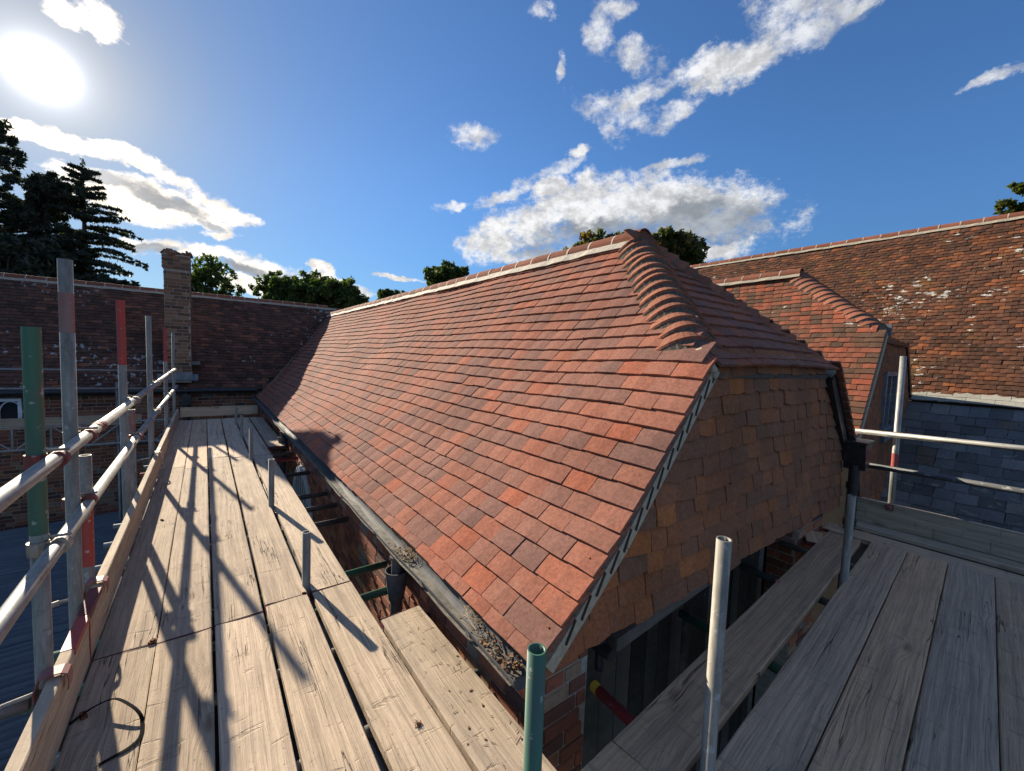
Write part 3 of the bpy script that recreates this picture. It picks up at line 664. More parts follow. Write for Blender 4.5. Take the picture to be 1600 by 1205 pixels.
for y in (1.46, 1.95, 2.72, 3.6, 4.5, 5.4, 6.3):
    part('gutter_bracket', half_gutter(GX, y - .016, y + .016, GZ0 - .004 + .02 * (y - 1.13) / 10.9, GR + .009, th=.008, seg=1, caps=False), 'gutter', gut)
dl = Geo()
for _ in range(190):
    y = 1.18 + abs(random.gauss(0, .14)) if random.random() < .8 else 2.34 + random.gauss(0, .05)
    p = Vector((GX + random.uniform(-.045, .045), y, GZ0 - .03 + random.uniform(0, .035))); M = Matrix.Translation(p) @ Euler((random.uniform(-.6, .6), random.uniform(-.6, .6), random.uniform(0, 6))).to_matrix().to_4x4()
    s = random.uniform(.003, .008); dl.box(-s, s, -s * .6, s * .6, -.002, .002, M)
solo('leaf_litter', dl, 'dry_leaf', 'dry leaf and moss litter lying in the open end of the gutter', 'leaf litter', kind='stuff')
dl = Geo()
for _ in range(70):
    y = random.choice((1.55, 2.30)) + random.gauss(0, .05)
    p = Vector((GX + random.uniform(-.03, .05), y, GZ0 - .005 + random.uniform(-.01, .02))); d = Vector((random.gauss(0, .6), random.gauss(0, 1), random.gauss(0, .25))).normalized() * random.uniform(.02, .05)
    dl.tube(p - d, p + d, .0011, n=4)
solo('straw_wisps', dl, 'straw', 'wisps of dry straw caught in the gutter beside the lowest roof tiles', 'straw', kind='stuff')
def rain_head(y):
    p = part('downpipe', Geo().tube((GX, y, GZ0 - .05), (GX, y, .02), .035, .034, 18).tube((GX - .005, y, .16), (GX - .005, y, .175), .041, n=18), 'gutter', main, smooth=False)
    h = Geo(); n = 20; prof_ = [(.068, .085), (.074, .085), (.071, .06), (.062, -.01), (.046, -.11), (.038, -.125), (.038, -.9)]
    v = [(GX + r * math.cos(2 * PI * i / n), y + r * math.sin(2 * PI * i / n), z) for r, z in [(.060, .0)] + [(.066, .083)] + prof_ for i in range(n)]
    h.add(v, [(j * n + i, j * n + (i + 1) % n, (j + 1) * n + (i + 1) % n, (j + 1) * n + i) for j in range(len(prof_) + 1) for i in range(n)])
    part('hopper', h, 'gutter', p)
rain_head(2.42); rain_head(7.2)
# iron hopper and pipe on the right corner
hp = part('iron_hopper', Geo(), 'black_iron', main) if False else None
g = Geo(); g.poly([(4.66, .96, .82), (4.88, .96, .82), (4.84, .96, .60), (4.72, .96, .56)], (0, .16, 0)); g.box(4.64, 4.90, .945, 1.135, .805, .825); g.tube((4.74, 1.04, .60), (4.72, 1.04, -.9), .042, n=16).tube((4.735, 1.04, .44), (4.735, 1.04, .38), .052, n=16).tube((4.73, 1.04, .1), (4.73, 1.04, .04), .052, n=16)
part('iron_hopper', g, 'black_iron', main)
g = Geo(); g.tube((4.86, .99, .80), (4.98, .92, .835), .004, n=6)
part('hopper_lip', Geo().poly([(4.86, .95, .825), (4.99, .95, .80), (4.99, 1.1, .80), (4.86, 1.13, .825)], (0, 0, .006)), 'lead', main)
# arched window in the side wall
aw = part('arched_window', Geo(), 'white_paint', main)
fr = Geo(); Y0, Z0, R0 = ARC; N = 18
for ra, rb, xo in ((R0, R0 - .10, 1.025),):
    for i in range(N):
        t0, t1 = PI * i / N, PI * (i + 1) / N
        fr.poly([(xo, Y0 + ra * math.cos(t0), Z0 + ra * math.sin(t0)), (xo, Y0 + ra * math.cos(t1), Z0 + ra * math.sin(t1)), (xo, Y0 + rb * math.cos(t1), Z0 + rb * math.sin(t1)), (xo, Y0 + rb * math.cos(t0), Z0 + rb * math.sin(t0))], (.03, 0, 0))
fr.box(1.027, 1.075, Y0 - R0, Y0 - R0 + .08, Z0 - 1.2, Z0).box(1.027, 1.075, Y0 + R0 - .08, Y0 + R0, Z0 - 1.2, Z0)
part('window_frame', fr, 'white_paint', aw)
for k in range(-3, 4): y = Y0 + k * .15; h = math.sqrt(max(0, .55 ** 2 - (k * .15) ** 2)); part('glazing_bar', Geo().box(1.038, 1.050, y - .012, y + .012, Z0 - 1.2, Z0 + h), 'white_paint', aw)
for z in (Z0 - .6, Z0 - .3, Z0): part('glazing_bar', Geo().box(1.040, 1.051, Y0 - .56, Y0 + .56, z - .012, z + .012), 'white_paint', aw)
part('glass', Geo().poly([(1.053, Y0 + .57 * math.cos(PI * i / 12), Z0 + .57 * math.sin(PI * i / 12)) for i in range(13)] + [(1.053, Y0 - .57, Z0 - 1.2), (1.053, Y0 + .57, Z0 - 1.2)], (.004, 0, 0)), 'dark_glass', aw)

# ------------------------------------------------------------------ far building with dark roof and brick chimney
far = thing('dark_roofed_building', 'far brick building with dark weathered tile roof closing the end of the boards', 'building', (-3, 13, GZ))
FE, FZ, FRY, FRZ = 12.0, .45, 14.22, 2.83
FL = math.hypot(FRY - FE, FRZ - FZ)
def S_far(u, v):
    t = v / FL; s = .03 * mnoise.noise(Vector((u * .5, v * .7, 9))); return (u, FE + (FRY - FE) * t, FZ + (FRZ - FZ) * t + s)
def far_range(v):
    z = FZ + (FRZ - FZ) * v / FL; x = RX - (RZ - z) / (RZ - .665) * (RX - 1.49) if z > .665 else 1.25
    return -9.0, min(x, 3.3) + .05 if z < 2.5 else 3.6
fdk = part('roof_slope', Geo().poly([(-9, FE, FZ - .02), (1.3, FE, FZ - .02), (3.2, FRY - .3, FRZ - .35), (3.6, FRY, FRZ - .02), (-9, FRY, FRZ - .02)], (0, .03, -.03)).poly([(-9, FRY, FRZ - .02), (3.6, FRY, FRZ - .02), (3.6, 16.4, .45), (-9, 16.4, .45)], (0, -.03, -.03)), 'deck', far)
ft = Pieces('roof_tile', tile_variants(8, thick=.016, lift=.024, camber=.004, ragged=.004), 'far_clay')
lay(ft, S_far, Vector((0, -.7, .7)), 32, .1, .165, far_range, fdk, jit=2.5)
ft.build()
ridge_run(far, (-9, FRY, FRZ), (3.4, FRY, FRZ - .0), .10, .32, bedmat='mortar')
fw = part('front_wall', Geo().box(-9, 1.2, 12.12, 12.35, GZ, .40), 'mortar', far)
fb = Pieces('brick', box_variants(6), 'old_brick')
WINS = [(-4.05, -2.88)]
courses(fb, (-9, 12.12, -3.2), (1, 0, 0), (0, 0, 1), (0, -1, 0), 10.1, 3.56, fw, skip=lambda u, v: any(a < u - 9 < b for a, b in WINS) and -.14 < v - 3.2 < .30)
# chimney
ch = part('chimney', Geo().box(-.715, -.265, 11.93, 12.55, .62, 3.42).box(-.74, -.25, 11.905, 12.58, 3.16, 3.47), 'mortar', far)
chb = Pieces('brick', box_variants(6, jx=.02, jy=.06), 'old_brick', limit=200)
for nm in (fb,):
    courses(nm, (-.715, 11.93, .70), (1, 0, 0), (0, 0, 1), (0, -1, 0), .45, 2.45, ch, material='chimney_brick')
    courses(nm, (-.265, 11.93, .70), (0, 1, 0), (0, 0, 1), (1, 0, 0), .62, 2.45, ch, material='chimney_brick')
    courses(nm, (-.715, 12.55, .70), (0, -1, 0), (0, 0, 1), (-1, 0, 0), .62, 2.45, ch, material='chimney_brick')
    courses(nm, (-.755, 11.90, 3.15), (1, 0, 0), (0, 0, 1), (0, -1, 0), .51, .36, ch, material='chimney_brick')
fb.build()
g = Geo()
for _ in range(26):
    p = (random.uniform(-.73, -.26), random.uniform(11.9, 12.5), 3.46 + random.random() * .07); s = random.uniform(.03, .08)
    g.box(-s, s, -s, s, -s * .5, s * .5, Matrix.Translation(p) @ Euler((random.random(), random.random(), random.random() * 6)).to_matrix().to_4x4())
part('chimney_capping', g, 'chimney_brick', ch)
part('lead_flashing', Geo().poly([(-.86, 11.90, .66), (-.14, 11.90, .66), (-.14, 12.02, .80), (-.86, 12.02, .80)], (0, -.01, .01)).box(-.265, -.10, 12.28, 12.36, 1.02, 1.10).box(-.86, -.715, 12.28, 12.36, 1.02, 1.10).box(-.74, -.24, 11.905, 11.93, .68, .86), 'lead', far)
part('gutter', Geo().tube((-9, 11.92, .43), (1.02, 11.92, .43), .055, n=14), 'black_iron', far)
part('fascia_board', Geo().box(-9, 1.15, 12.02, 12.06, .33, .47), 'black_wood', far)
part('downpipe', Geo().tube((-.36, 11.98, .40), (-.36, 11.98, GZ), .07, n=14).box(-.45, -.27, 11.9, 12.06, .10, .34), 'black_iron', far)
for wx0, wx1 in WINS:
    wn = part('window', Geo().box(wx0, wx1, 12.10, 12.118, -.14, .30), 'dark_glass', far)
    fg = Geo().box(wx0, wx1, 12.05, 12.099, .255, .31).box(wx0, wx0 + .05, 12.052, 12.099, -.14, .25).box(wx1 - .05, wx1, 12.052, 12.099, -.14, .25)
    part('window_frame', fg, 'white_paint', wn)
    nb = 4; pw = (wx1 - wx0) / nb
    for k in range(nb):
        xa = wx0 + pw * k; c = xa + pw / 2; pts1 = []; pts2 = []
        for i in range(7):
            t = i / 6; pts1.append((xa + (pw / 2) * (1 - math.cos(t * PI / 2)), 12.08, .02 + .235 * math.sin(t * PI / 2))); pts2.append((xa + pw - (pw / 2) * (1 - math.cos(t * PI / 2)), 12.08, .02 + .235 * math.sin(t * PI / 2)))
        part('glazing_bar', Geo().path(pts1, .013, 6).path(pts2, .013, 6).box(xa - .012, xa + .012, 12.07, 12.095, -.14, .03), 'white_paint', wn)

# ------------------------------------------------------------------ second tile-hung gable building
sec = thing('dormer_gabled_building', 'smaller weathered clay-roofed building with tile-hung gable and lattice window behind the near gable', 'building', (9.2, 5, GZ))
SY = 1.70; AX, AZ = 9.35, 3.30
E0 = (7.55, .52)
SLn = math.hypot(AX - E0[0], AZ - E0[1])
def S_sec(u, v): t = v / SLn; return (E0[0] + (AX - E0[0]) * t, u, E0[1] + (AZ - E0[1]) * t + .02 * mnoise.noise(Vector((u, v, 3))))
def sec_range(v):
    z = E0[1] + (AZ - E0[1]) * v / SLn
    return (SY - .05 if z < 2.05 else SY + (z - 2.05) / 1.25 * 1.50), 10.
sd_ = part('roof_slope', Geo().poly([(7.55, SY, .50), (8.56, SY, 2.05), (AX, 3.22, AZ - .02), (AX, 10, AZ - .02), (7.55, 10, .50)], (.03, 0, -.03)).poly([(8.58, SY, 2.02), (10.15, SY, 1.92), (AX, 3.22, AZ - .02)], (0, .03, -.03)).poly([(AX, 3.22, AZ - .02), (10.15, SY, 1.92), (10.88, SY, .98), (11.3, 10, .9), (AX, 10, AZ - .02)], (-.03, 0, -.03)), 'deck', sec)
stl = Pieces('roof_tile', tile_variants(10, thick=.016, lift=.023, camber=.003, ragged=.003), 'mixed_clay')
lay(stl, S_sec, Vector((-.83, 0, .55)), 32, .1, .165, sec_range, sd_, jit=2.)
stl.build()
ridge_run(sec, (AX, 3.12, AZ), (AX, 9.5, AZ - .05), .135, .36, bedmat='verge_mortar')
bonnets(sec, (8.585, SY, 2.11), (AX - .03, 3.18, AZ + .015), 16, .36, .12, (0, 1, 0), (1, 0, 0), back=.24)
sgw = part('gable_wall', Geo().poly([(7.60, SY, .50), (8.60, SY, 2.03), (10.15, SY, 1.88), (10.85, SY, .98), (10.85, SY, GZ), (7.9, SY, GZ), (7.9, SY, -.4)], (0, .2, 0)), 'deck', sec)
def S_sg(u, v): z = -1.3 + v; return (u, SY - .012 - .05 * max(0, 1 - v / 1.8) ** 2 + .03 * mnoise.noise(Vector((u, z, 5))), z + .03 * math.sin(u * 1.7))
def sg_range(v):
    z = -1.3 + v + .04; lo = 7.62 if z > .5 else 7.62 + (.5 - z) * .38
    if z > .52: lo = 7.60 + (z - .52) / 1.53 * 1.0
    hi = 10.15 - (z - 1.9) * .79
    if z < .90: hi = 10.88 - (.93 - z) * 1.02
    return lo + .03, hi
sh = Pieces('hanging_tile', tile_variants(8, thick=.014, lift=.01, camber=.005, ragged=.004), 'hung_clay')
WX0, WX1, WZ0, WZ1 = 8.86, 9.50, .56, 1.40
class Skip(Pieces):
    def put(s, M, N, area, parent, hidden=False, material=None):
        p = M.translation
        if WX0 - .06 < p.x < WX1 + .06 and WZ0 - .14 < p.z < WZ1 - .02: return
        super().put(M, N, area, parent, hidden, material)
sh2 = Skip('hanging_tile', sh.var, 'hung_clay')
lay(sh2, S_sg, Vector((0, -1, 0)), 32, .1, .165, sg_range, sgw, over=1.4, first=1., jit=2.5, wj=.15, wide_end=False)
sh2.build()
wn = part('lattice_window', Geo().box(WX0, WX1, SY - .02, SY - .015, WZ0, WZ1), 'dark_glass', sec)
part('window_frame', Geo().box(WX0 - .06, WX1 + .06, SY - .07, SY - .02, WZ1, WZ1 + .07).box(WX0 - .06, WX0, SY - .07, SY - .02, WZ0, WZ1).box(WX1, WX1 + .06, SY - .07, SY - .02, WZ0, WZ1).box(WX0 - .10, WX1 + .12, SY - .10, SY - .02, WZ0 - .07, WZ0).box((WX0 + WX1) / 2 - .025, (WX0 + WX1) / 2 + .025, SY - .06, SY - .02, WZ0, WZ1), 'lead', wn)
for k in range(1, 8): part('glazing_bar', Geo().box(WX0, WX1, SY - .032, SY - .021, WZ0 + k * .105 - .005, WZ0 + k * .105 + .005), 'lead', wn)
for k in (1, 2, 4, 5): xk = WX0 + k * (WX1 - WX0) / 6; part('glazing_bar', Geo().box(xk - .005, xk + .005, SY - .034, SY - .022, WZ0, WZ1), 'lead', wn)
part('sill_lead', Geo().poly([(8.76, SY - .10, .50), (9.72, SY - .10, .50), (9.62, SY - .10, .38), (8.86, SY - .10, .30)], (0, .06, 0)), 'lead', sec)
part('side_wall', Geo().box(7.66, 7.86, 1.75, 10, GZ, .50), 'dark_void', sec)  # wall coloured near black to stand for the shade of the gap
part('verge_board', Geo().poly([(7.56, SY - .06, .49), (8.60, SY - .06, 2.06), (8.66, SY - .06, 2.01), (7.62, SY - .06, .44)], (0, .05, 0)), 'verge_mortar', sec)
part('lead_box', Geo().poly([(9.0, SY + .25, 2.06), (10.25, SY + .25, 2.02), (10.25, SY + .25, 2.30), (9.0, SY + .25, 2.34)], (0, .5, 0)).box(10.22, 10.30, SY + .2, SY + .8, 1.95, 2.36), 'lead', sec)
part('black_edge', Geo().poly([(10.12, SY - .06, 1.92), (10.26, SY - .06, 1.92), (11.0, SY - .06, .98), (10.86, SY - .06, .98)], (0, .08, 0)).box(8.62, 10.2, SY - .07, SY - .0, 1.90, 1.96, Matrix.Translation((0, 0, .02))), 'black_iron', sec)

# ------------------------------------------------------------------ long old roof behind and the slate lean-to
oldb = thing('old_roofed_building', 'big long building whose lichened brown clay roof rises behind everything on the right', 'building', (13, 3, GZ))
OE = (10.95, .965); OR = (14.4, 5.07); OL = math.hypot(OR[0] - OE[0], OR[1] - OE[1])
def S_old(u, v):
    t = v / OL; s = .05 * mnoise.noise(Vector((u * .45, v * .5, 2))); dl_ = -.02 * (u - 2)
    return (OE[0] + (OR[0] - OE[0]) * t + .03 * (u - 2) - s * .6, u, OE[1] + (OR[1] - OE[1]) * t + .012 * (u - 3) + s * .4)
od = part('roof_slope', Geo().poly([(10.75, -5, .85), (11.2, 13, 1.05), (14.65, 13, 5.10), (14.2, -5, 4.92)], (.03, 0, -.05)).poly([(14.2, -5, 4.92), (14.65, 13, 5.10), (18.1, 13, 1), (17.9, -5, .9)], (-.03, 0, -.05)), 'deck', oldb)
ot = Pieces('roof_tile', tile_variants(10, thick=.018, lift=.026, camber=.005, ragged=.005), 'old_clay')
lay(ot, S_old, Vector((-.77, 0, .64)), 50, .1, .165, lambda v: (-4.5, 12.5), od, jit=3.)
ot.build()
ridge_run(oldb, (14.2, -4.5, 4.89), (14.7, 12.5, 5.10), .14, .36, bedmat='verge_mortar')
part('wall', Geo().box(11.3, 11.5, -5, 12.5, GZ, 1.15), 'old_brick', oldb)
lean = thing('slate_lean_to', 'blue-grey slate lean-to roof below the old brown roof, beyond the right toe board', 'roof', (8.5, 0, GZ))
LT = rad(45)
def S_sl(u, v): return (10.92 - (2.8 - v) * math.cos(LT) + .02 * (u - 1) , u, .93 - (2.8 - v) * math.sin(LT) + .012 * mnoise.noise(Vector((u, v, 8))))
ld = part('roof_slope', Geo().poly([(8.75, -5, -1.25), (8.75, 1.72, -1.25), (10.88, 1.72, .88), (10.88, -5, .88)], (.03, 0, -.05)), 'deck', lean)
sls = Pieces('slate', tile_variants(10, thick=.010, lift=.012, camber=.001, ragged=.004), 'slate')
lay(sls, S_sl, Vector((-.7, 0, .7)), 13, .2, .25, lambda v: (-4.5, 1.70), ld, over=1.3, jit=2., gapw=.006, wide_end=False, wj=.1)
sls.build()
cop = Pieces('coping_tile', tile_variants(6, thick=.02, lift=.01, camber=.004, ragged=.004), 'stone_tile')
lay(cop, lambda u, v: (10.86 + v * .75 + .02 * (u - 1), u, .93 + v * .62 + .02 * math.sin(u * 1.3)), Vector((-.65, 0, .76)), 1, .15, .34, lambda v: (-4.5, 1.75), lean, over=1.2, jit=2., first=.9)
cop.build()
part('wall', Geo().box(8.95, 9.15, -5, 1.6, GZ, -1.2), 'old_brick', lean)

# ------------------------------------------------------------------ corrugated shed roof, lower left
shed = thing('corrugated_shed', 'low shed roofed in dark blue-grey corrugated sheets below the left guard rails', 'shed', (-3, 5, GZ))
def sheet(y0, y1, x0, x1, z, tilt=0.):
    g = Geo(); n = int((y1 - y0) / .015); v = []
    for i in range(n + 1):
        y = y0 + (y1 - y0) * i / n; zz = z + .028 * math.sin(2 * PI * y / .12) + tilt * (y - y0)
        v += [(x0, y, zz - .12), (x1, y, zz)]
    return g.add(v, [(2 * i, 2 * i + 1, 2 * i + 3, 2 * i + 2) for i in range(n)])
for k, (ya, yb) in enumerate([(-2, .3), (.2, 2.5), (2.4, 4.7), (4.6, 6.9), (6.8, 9.1), (9.0, 11.2)]):
    for j, (xa, xb) in enumerate([(-7.2, -4.0), (-4.1, -.75)]):
        part('corrugated_sheet', sheet(ya, yb, xa, xb, -1.93 - .012 * (k % 2) + .014 * j, -.01), 'corrugated', shed, smooth=True)
part('wall', Geo().box(-7, -6.9, -2, 11, GZ, -2.15).box(-.95, -.85, -2, 11, GZ, -2.1), 'black_wood', shed)

# ------------------------------------------------------------------ scaffold boards
def board_geo(L, W=.222, T=.038, seg=14):
    g = Geo(); v = []; cup = random.uniform(-.0025, .0025); tw = random.uniform(-.003, .003)
    ys = (-.5, -.25, 0, .25, .5); bev = .004
    for i in range(seg + 1):
        x = -L / 2 + L * i / seg; wj = random.uniform(-.0012, .0012); e = .0015 * random.gauss(0, 1)
        for y in ys: v.append((x, y * (W - bev * 2) + wj, cup * (1 - 4 * y * y) + tw * (x / L) * y * 4 + (e * .4)))
        v.append((x, .5 * W + wj, -bev)); v.append((x, .5 * W + wj, -T)); v.append((x, -.5 * W + wj, -T)); v.append((x, -.5 * W + wj, -bev))
    n = 9; f = []
    for i in range(seg):
        for j in range(n): a = i * n + j; b = i * n + (j + 1) % n; f.append((a, b, b + n, a + n))
    f += [tuple(range(n)), tuple(range(seg * n, seg * n + n))[::-1]]
    return g.add(v, f)
def board(a, b, label, W=.222, m='board', group=None, z=0., name='scaffold_board', bands=(1, 1), tilt=0., cat='board', end='dark_red'):
    """a, b: the middle of each end (x, y)"""
    a, b = Vector((a[0], a[1], z)), Vector((b[0], b[1], z)); L = (b - a).length; d = (b - a).normalized()
    M = Matrix.Translation((a + b) / 2) @ Matrix.Rotation(math.atan2(d.y, d.x), 4, 'Z') @ Matrix.Rotation(tilt, 4, 'X')
    o = solo(name, board_geo(L, W), m, label, cat, group, M=M)
    for s, k in ((-1, bands[0]), (1, bands[1])):
        if k:
            g = Geo(); e = s * L / 2
            g.box(min(e, e + s * .0015), max(e, e + s * .0015), -W / 2 - .001, W / 2 + .001, -.036, .0008)
            for q in (-1, 1): g.box(min(e, e - s * .05), max(e, e - s * .05), min(q * W / 2 + q * .0016, q * W / 2), max(q * W / 2 + q * .0016, q * W / 2), -.033, -.006)
            link('end_band', g.mesh('end_band', end), o, M)
    return o
LG = 'boards of the left scaffold lift'; RG = 'boards of the right scaffold lift'
CA = [(-.318, .219), (-.096, .216), (.132, .216), (.366, .214)]
yj = [2.533, 2.520, 2.528, 2.585]
near_l = ['nearest sunlit board beside the left toe board, black strap lying on it', 'near board second from the left toe board, crossed by dark pole shadows', 'near board third from the left toe board, wavy saw marks on its face', 'near board fourth from the toe board, beside the wide dark gap']
mid_l = ['middle board along the left toe board, streaked with rail shadows', 'middle board second from the left toe board, ending short of the far shade', 'middle board third from the left toe board with rough cross marks', 'middle board beside the row of short pole stubs, pale and worn']
far_l = ['far board against the toe board, lying in the shade of the dark roof', 'far shaded board second from the toe board', 'far shaded board third from the toe board', 'far shaded board just left of the furthest pole stubs']
for k, (xc, wd) in enumerate(CA):
    y1 = yj[k]; y2 = (6.20, 6.10, 6.55, 6.45)[k]
    board((xc + .006, -1.35), (xc + .002, y1), near_l[k], wd, group=LG)
    board((xc + .002, y1 + .010), (xc - .004, y2), mid_l[k], wd, group=LG)
    board((xc - .004, y2 + .010), (xc - .008, 10.15), far_l[k], wd, m='board' if k != 1 else 'grey_board', group=LG)
board((.628, .90), (.615, 2.585), 'near board right of the wide dark gap, with a split knot hole in it', .226, group=LG)
board((.615, 2.598), (.610, 6.44), 'middle board right of the pole stubs with open slots beyond it', .222, group=LG)
board((.610, 6.452), (.60, 10.15), 'far board right of the short stubs, half shaded', .222, group=LG)
board((.872, .93), (.868, 2.115), 'short board tight against the brick wall under the open gutter end', .228, group=LG)
board((.86, 6.95), (.85, 10.15), 'far board next to the brick wall beyond the arched window', .222, group=LG)
# end boards
board((-.42, 10.62), (.92, 10.60), 'board on edge closing the far end of the left lift', .20, m='grey_board', z=.10, tilt=rad(78), cat='toe board', name='toe_board', group='toe boards')
board((-.50, 10.32), (1.0, 10.30), 'dark board laid across the far end of the left lift', .20, m='grey_board', z=-.05, group=LG)
# right-hand lift
def rb(y0, y1, w_, x0, x1, label, m, **kw): return board((x0, y0), (x1, y1), label, w_, m=m, group=RG, **kw)
sl_ = .064
def ry(y, x, s=sl_): return y + s * (x - 2.5)
rb(ry(.885, 1.02), ry(.885, 1.243), .232, 1.02, 1.243, 'stub of board at the near end of the narrow plank along the gable', 'brown_board', bands=(0, 0))
rb(ry(.885, 1.249), ry(.885, 4.50), .232, 1.249, 4.50, 'brown plank running closest along the foot of the tile-hung gable', 'brown_board', bands=(0, 1))
rb(ry(.600, .95), ry(.600, 4.585), .222, .95, 4.585, 'grey board with a long central split, second out from the gable', 'grey_board')
rb(ry(.372, .95), ry(.372, 4.585), .222, .95, 4.585, 'brownish board with a wandering crack, third out from the gable', 'brown_board')
rb(ry(.140, .95), ry(.140, 4.70), .228, .95, 4.70, 'bluish slate-grey board with a figured grain, fourth out from the gable', 'slate_grey_board')
rb(ry(-.090, .95), ry(-.090, 4.66), .222, .95, 4.66, 'grey board at the lower right corner, fifth out from the gable', 'grey_board')
board((4.705, -1.6), (4.655, 1.19), 'narrow pale board laid across the ends of the right-hand boards', .205, m='grey_board', group=RG, z=.002)
board((5.08, -1.8), (5.02, 1.12), 'flat ledge board lying beyond the dark slot on the right', .17, m='toe_wood', group=RG, z=-.002)
board((5.20, -1.8), (5.13, 1.10), 'brown toe board standing on edge in front of the slate roof', .225, m='toe_wood', z=.118, tilt=rad(90), name='toe_board', group='toe boards', cat='toe board')
board((4.38, 1.22), (4.10, 1.10), 'short offcut board lying by the far brick pier of the gable', .14, m='grey_board', group=RG, z=.0)
# left toe boards on edge
tb = [((-.430, -1.3), (-.430, 2.53), 'near toe board standing on edge with dark red painted end, lower left'), ((-.430, 2.542), (-.432, 6.3), 'middle toe board standing on edge with one red painted end below the guard rails'), ((-.432, 6.31), (-.424, 10.2), 'far toe board on edge under the far guard rail, held by a small clip')]
for a, b, lb in tb: 
    o = board(a, b, lb, .225, m='toe_wood', z=.115, tilt=rad(90), name='toe_board', group='toe boards', cat='toe board', end='red_paint')
    M = o.matrix_basis.copy()
part_g = Geo(); part_g.box(-.4705, -.4265, 2.30, 2.5275, .2, .2295); part_g.box(-.4705, -.4265, 2.5445, 2.70, .2, .2290)
for o in [o for o in COL.objects if o.name.startswith('toe_board') and 'near toe board' in str(o.get('label', ''))]:
    link('painted_end', Geo().box(-.4695, -.4270, 2.27, 2.5275, .2, .2292).mesh('painted_end', 'red_paint'), o)
for o in [o for o in COL.objects if o.name.startswith('toe_board') and 'middle toe board' in str(o.get('label', ''))]:
    link('painted_end', Geo().box(-.4705, -.4280, 2.5445, 2.80, .2, .2292).mesh('painted_end', 'dark_red'), o)
# timber details: split knot with slivers on the near board
g = Geo()
for _ in range(26):
    c = Vector((.655 + random.gauss(0, .006), 1.40 + random.gauss(0, .006), .004)); d = Vector((random.gauss(0, .6), random.gauss(0, 1), .5)).normalized() * random.uniform(.003, .011); g.tube(c - d, c + d, .0018, .0006, 4)
solo('rusty_knot', g, 'rust', 'rusty brown broken knot sticking up from the board near the gutter end', 'knot')

# ------------------------------------------------------------------ scaffold tubes
R = .0242
def coupler(parent, P, axis, other, mt='coupler', wing=1):
    """swivel coupler round two crossing tubes: two bands, a block and bolts with wing nuts"""
    P = Vector(P); a = Vector(axis).normalized(); o = Vector(other).normalized(); c = a.cross(o).normalized()
    if c.length < .5: c = a.orthogonal()
    g = Geo(); g.tube(P - a * .024, P + a * .024, R + .0055, n=18); 
    cp = part('coupler', g, mt, parent)
    Q = P + c * (2 * R + .008) * wing
    g = Geo(); g.tube(Q - o * .024, Q + o * .024, R + .0055, n=18)
    g.tube(P + c * (R + .001) * wing, P + c * (R + .012) * wing, .018, n=10)
    part('coupler_jaw', g, mt, cp)
    g = Geo(); s = o * (R + .012)
    g.tube(P + s - c * .03 * wing, P + s + c * .045 * wing, .0055, n=8).tube(P + s + c * .028 * wing, P + s + c * .043 * wing, .0115, n=6)
    s2 = a * (R + .012); g.tube(Q + s2 - c * .045 * wing, Q + s2 + c * .03 * wing, .0055, n=8).tube(Q + s2 - c * .043 * wing, Q + s2 - c * .028 * wing, .0115, n=6)
    g.box(-.006, .006, -.02, .02, -.004, .004, Matrix.Translation(P + s))
    part('bolt', g, 'coupler_steel', cp)
def pole(a, b, label, m='galv', name='scaffold_pole', group=None, bands=(), hollow=.004, cat='pole', loc=None):
    a, b = Vector(a), Vector(b); d = (b - a)
    Mx = Matrix.Translation(a) @ d.to_track_quat('Z', 'Y').to_matrix().to_4x4()
    o = solo(name, Geo().tube((0, 0, 0), (0, 0, d.length), R, n=28, hollow=hollow), m, label, cat, group, M=Mx)
    me = o.data
    for p in me.polygons: p.use_smooth = p.area > .002
    for t0, t1, mt, lb in bands:
        L = d.length
        bo = link('painted_band', Geo().tube((0, 0, t0), (0, 0, t1), R + .0006, n=28, caps=False, hollow=.005).mesh('painted_band', mt), o, Mx)
        if lb: bo['label'] = lb
    return o
UG = 'upright poles of the left scaffold'; RGp = 'guard rails'
PX = -.497
p1 = pole((PX + .003, 2.19, GZ), (PX, 2.205, 1.497), 'upright pole painted green at its top, nearest on the left', 'worn_galv', group=UG, bands=[(-GZ + .74, -GZ + 1.4968, 'green_pole', 'green painted top')])
p2 = pole((PX - .012, 2.72, GZ), (PX + .004, 2.665, 1.812), 'tallest grey upright with a faded red band, second from the left', 'worn_galv', group=UG, bands=[(-GZ + 1.49, -GZ + 1.665, 'faded_red_pole', 'faded red band')])
pole((PX - .005, 2.93, GZ), (PX - .002, 2.955, .872), 'short pole with a bright red stripe just behind the tallest upright', 'worn_galv', group=UG, bands=[(-GZ + .29, -GZ + .66, 'red_pole', 'bright red stripe')])
p3 = pole((PX, 4.52, GZ), (PX - .004, 4.19, 1.768), 'upright with a red painted top, third tall pole from the left', 'worn_galv', group=UG, bands=[(-GZ + 1.30, -GZ + 1.78, 'red_pole', 'red painted top')])
pole((PX - .005, 4.64, GZ), (PX - .002, 4.60, .905), 'short pole with a faded red sleeve beside the red-topped upright', 'worn_galv', group=UG, bands=[(-GZ + .60, -GZ + .89, 'faded_red_pole', 'red sleeve')])
p4 = pole((PX, 6.30, GZ), (PX, 6.01, 1.765), 'plain grey upright in front of the dark roof left of the chimney', 'worn_galv', group=UG)
p5 = pole((PX, 8.36, GZ), (PX, 8.28, 1.72), 'thin far upright with a red top overlapping the chimney edge', 'worn_galv', group=UG, bands=[(-GZ + 1.2, -GZ + 1.718, 'red_pole', 'red top')])
p6 = pole((PX, 10.25, GZ), (PX, 10.25, 1.70), 'furthest grey upright standing in front of the chimney', 'worn_galv', group=UG)
HX = -.4475
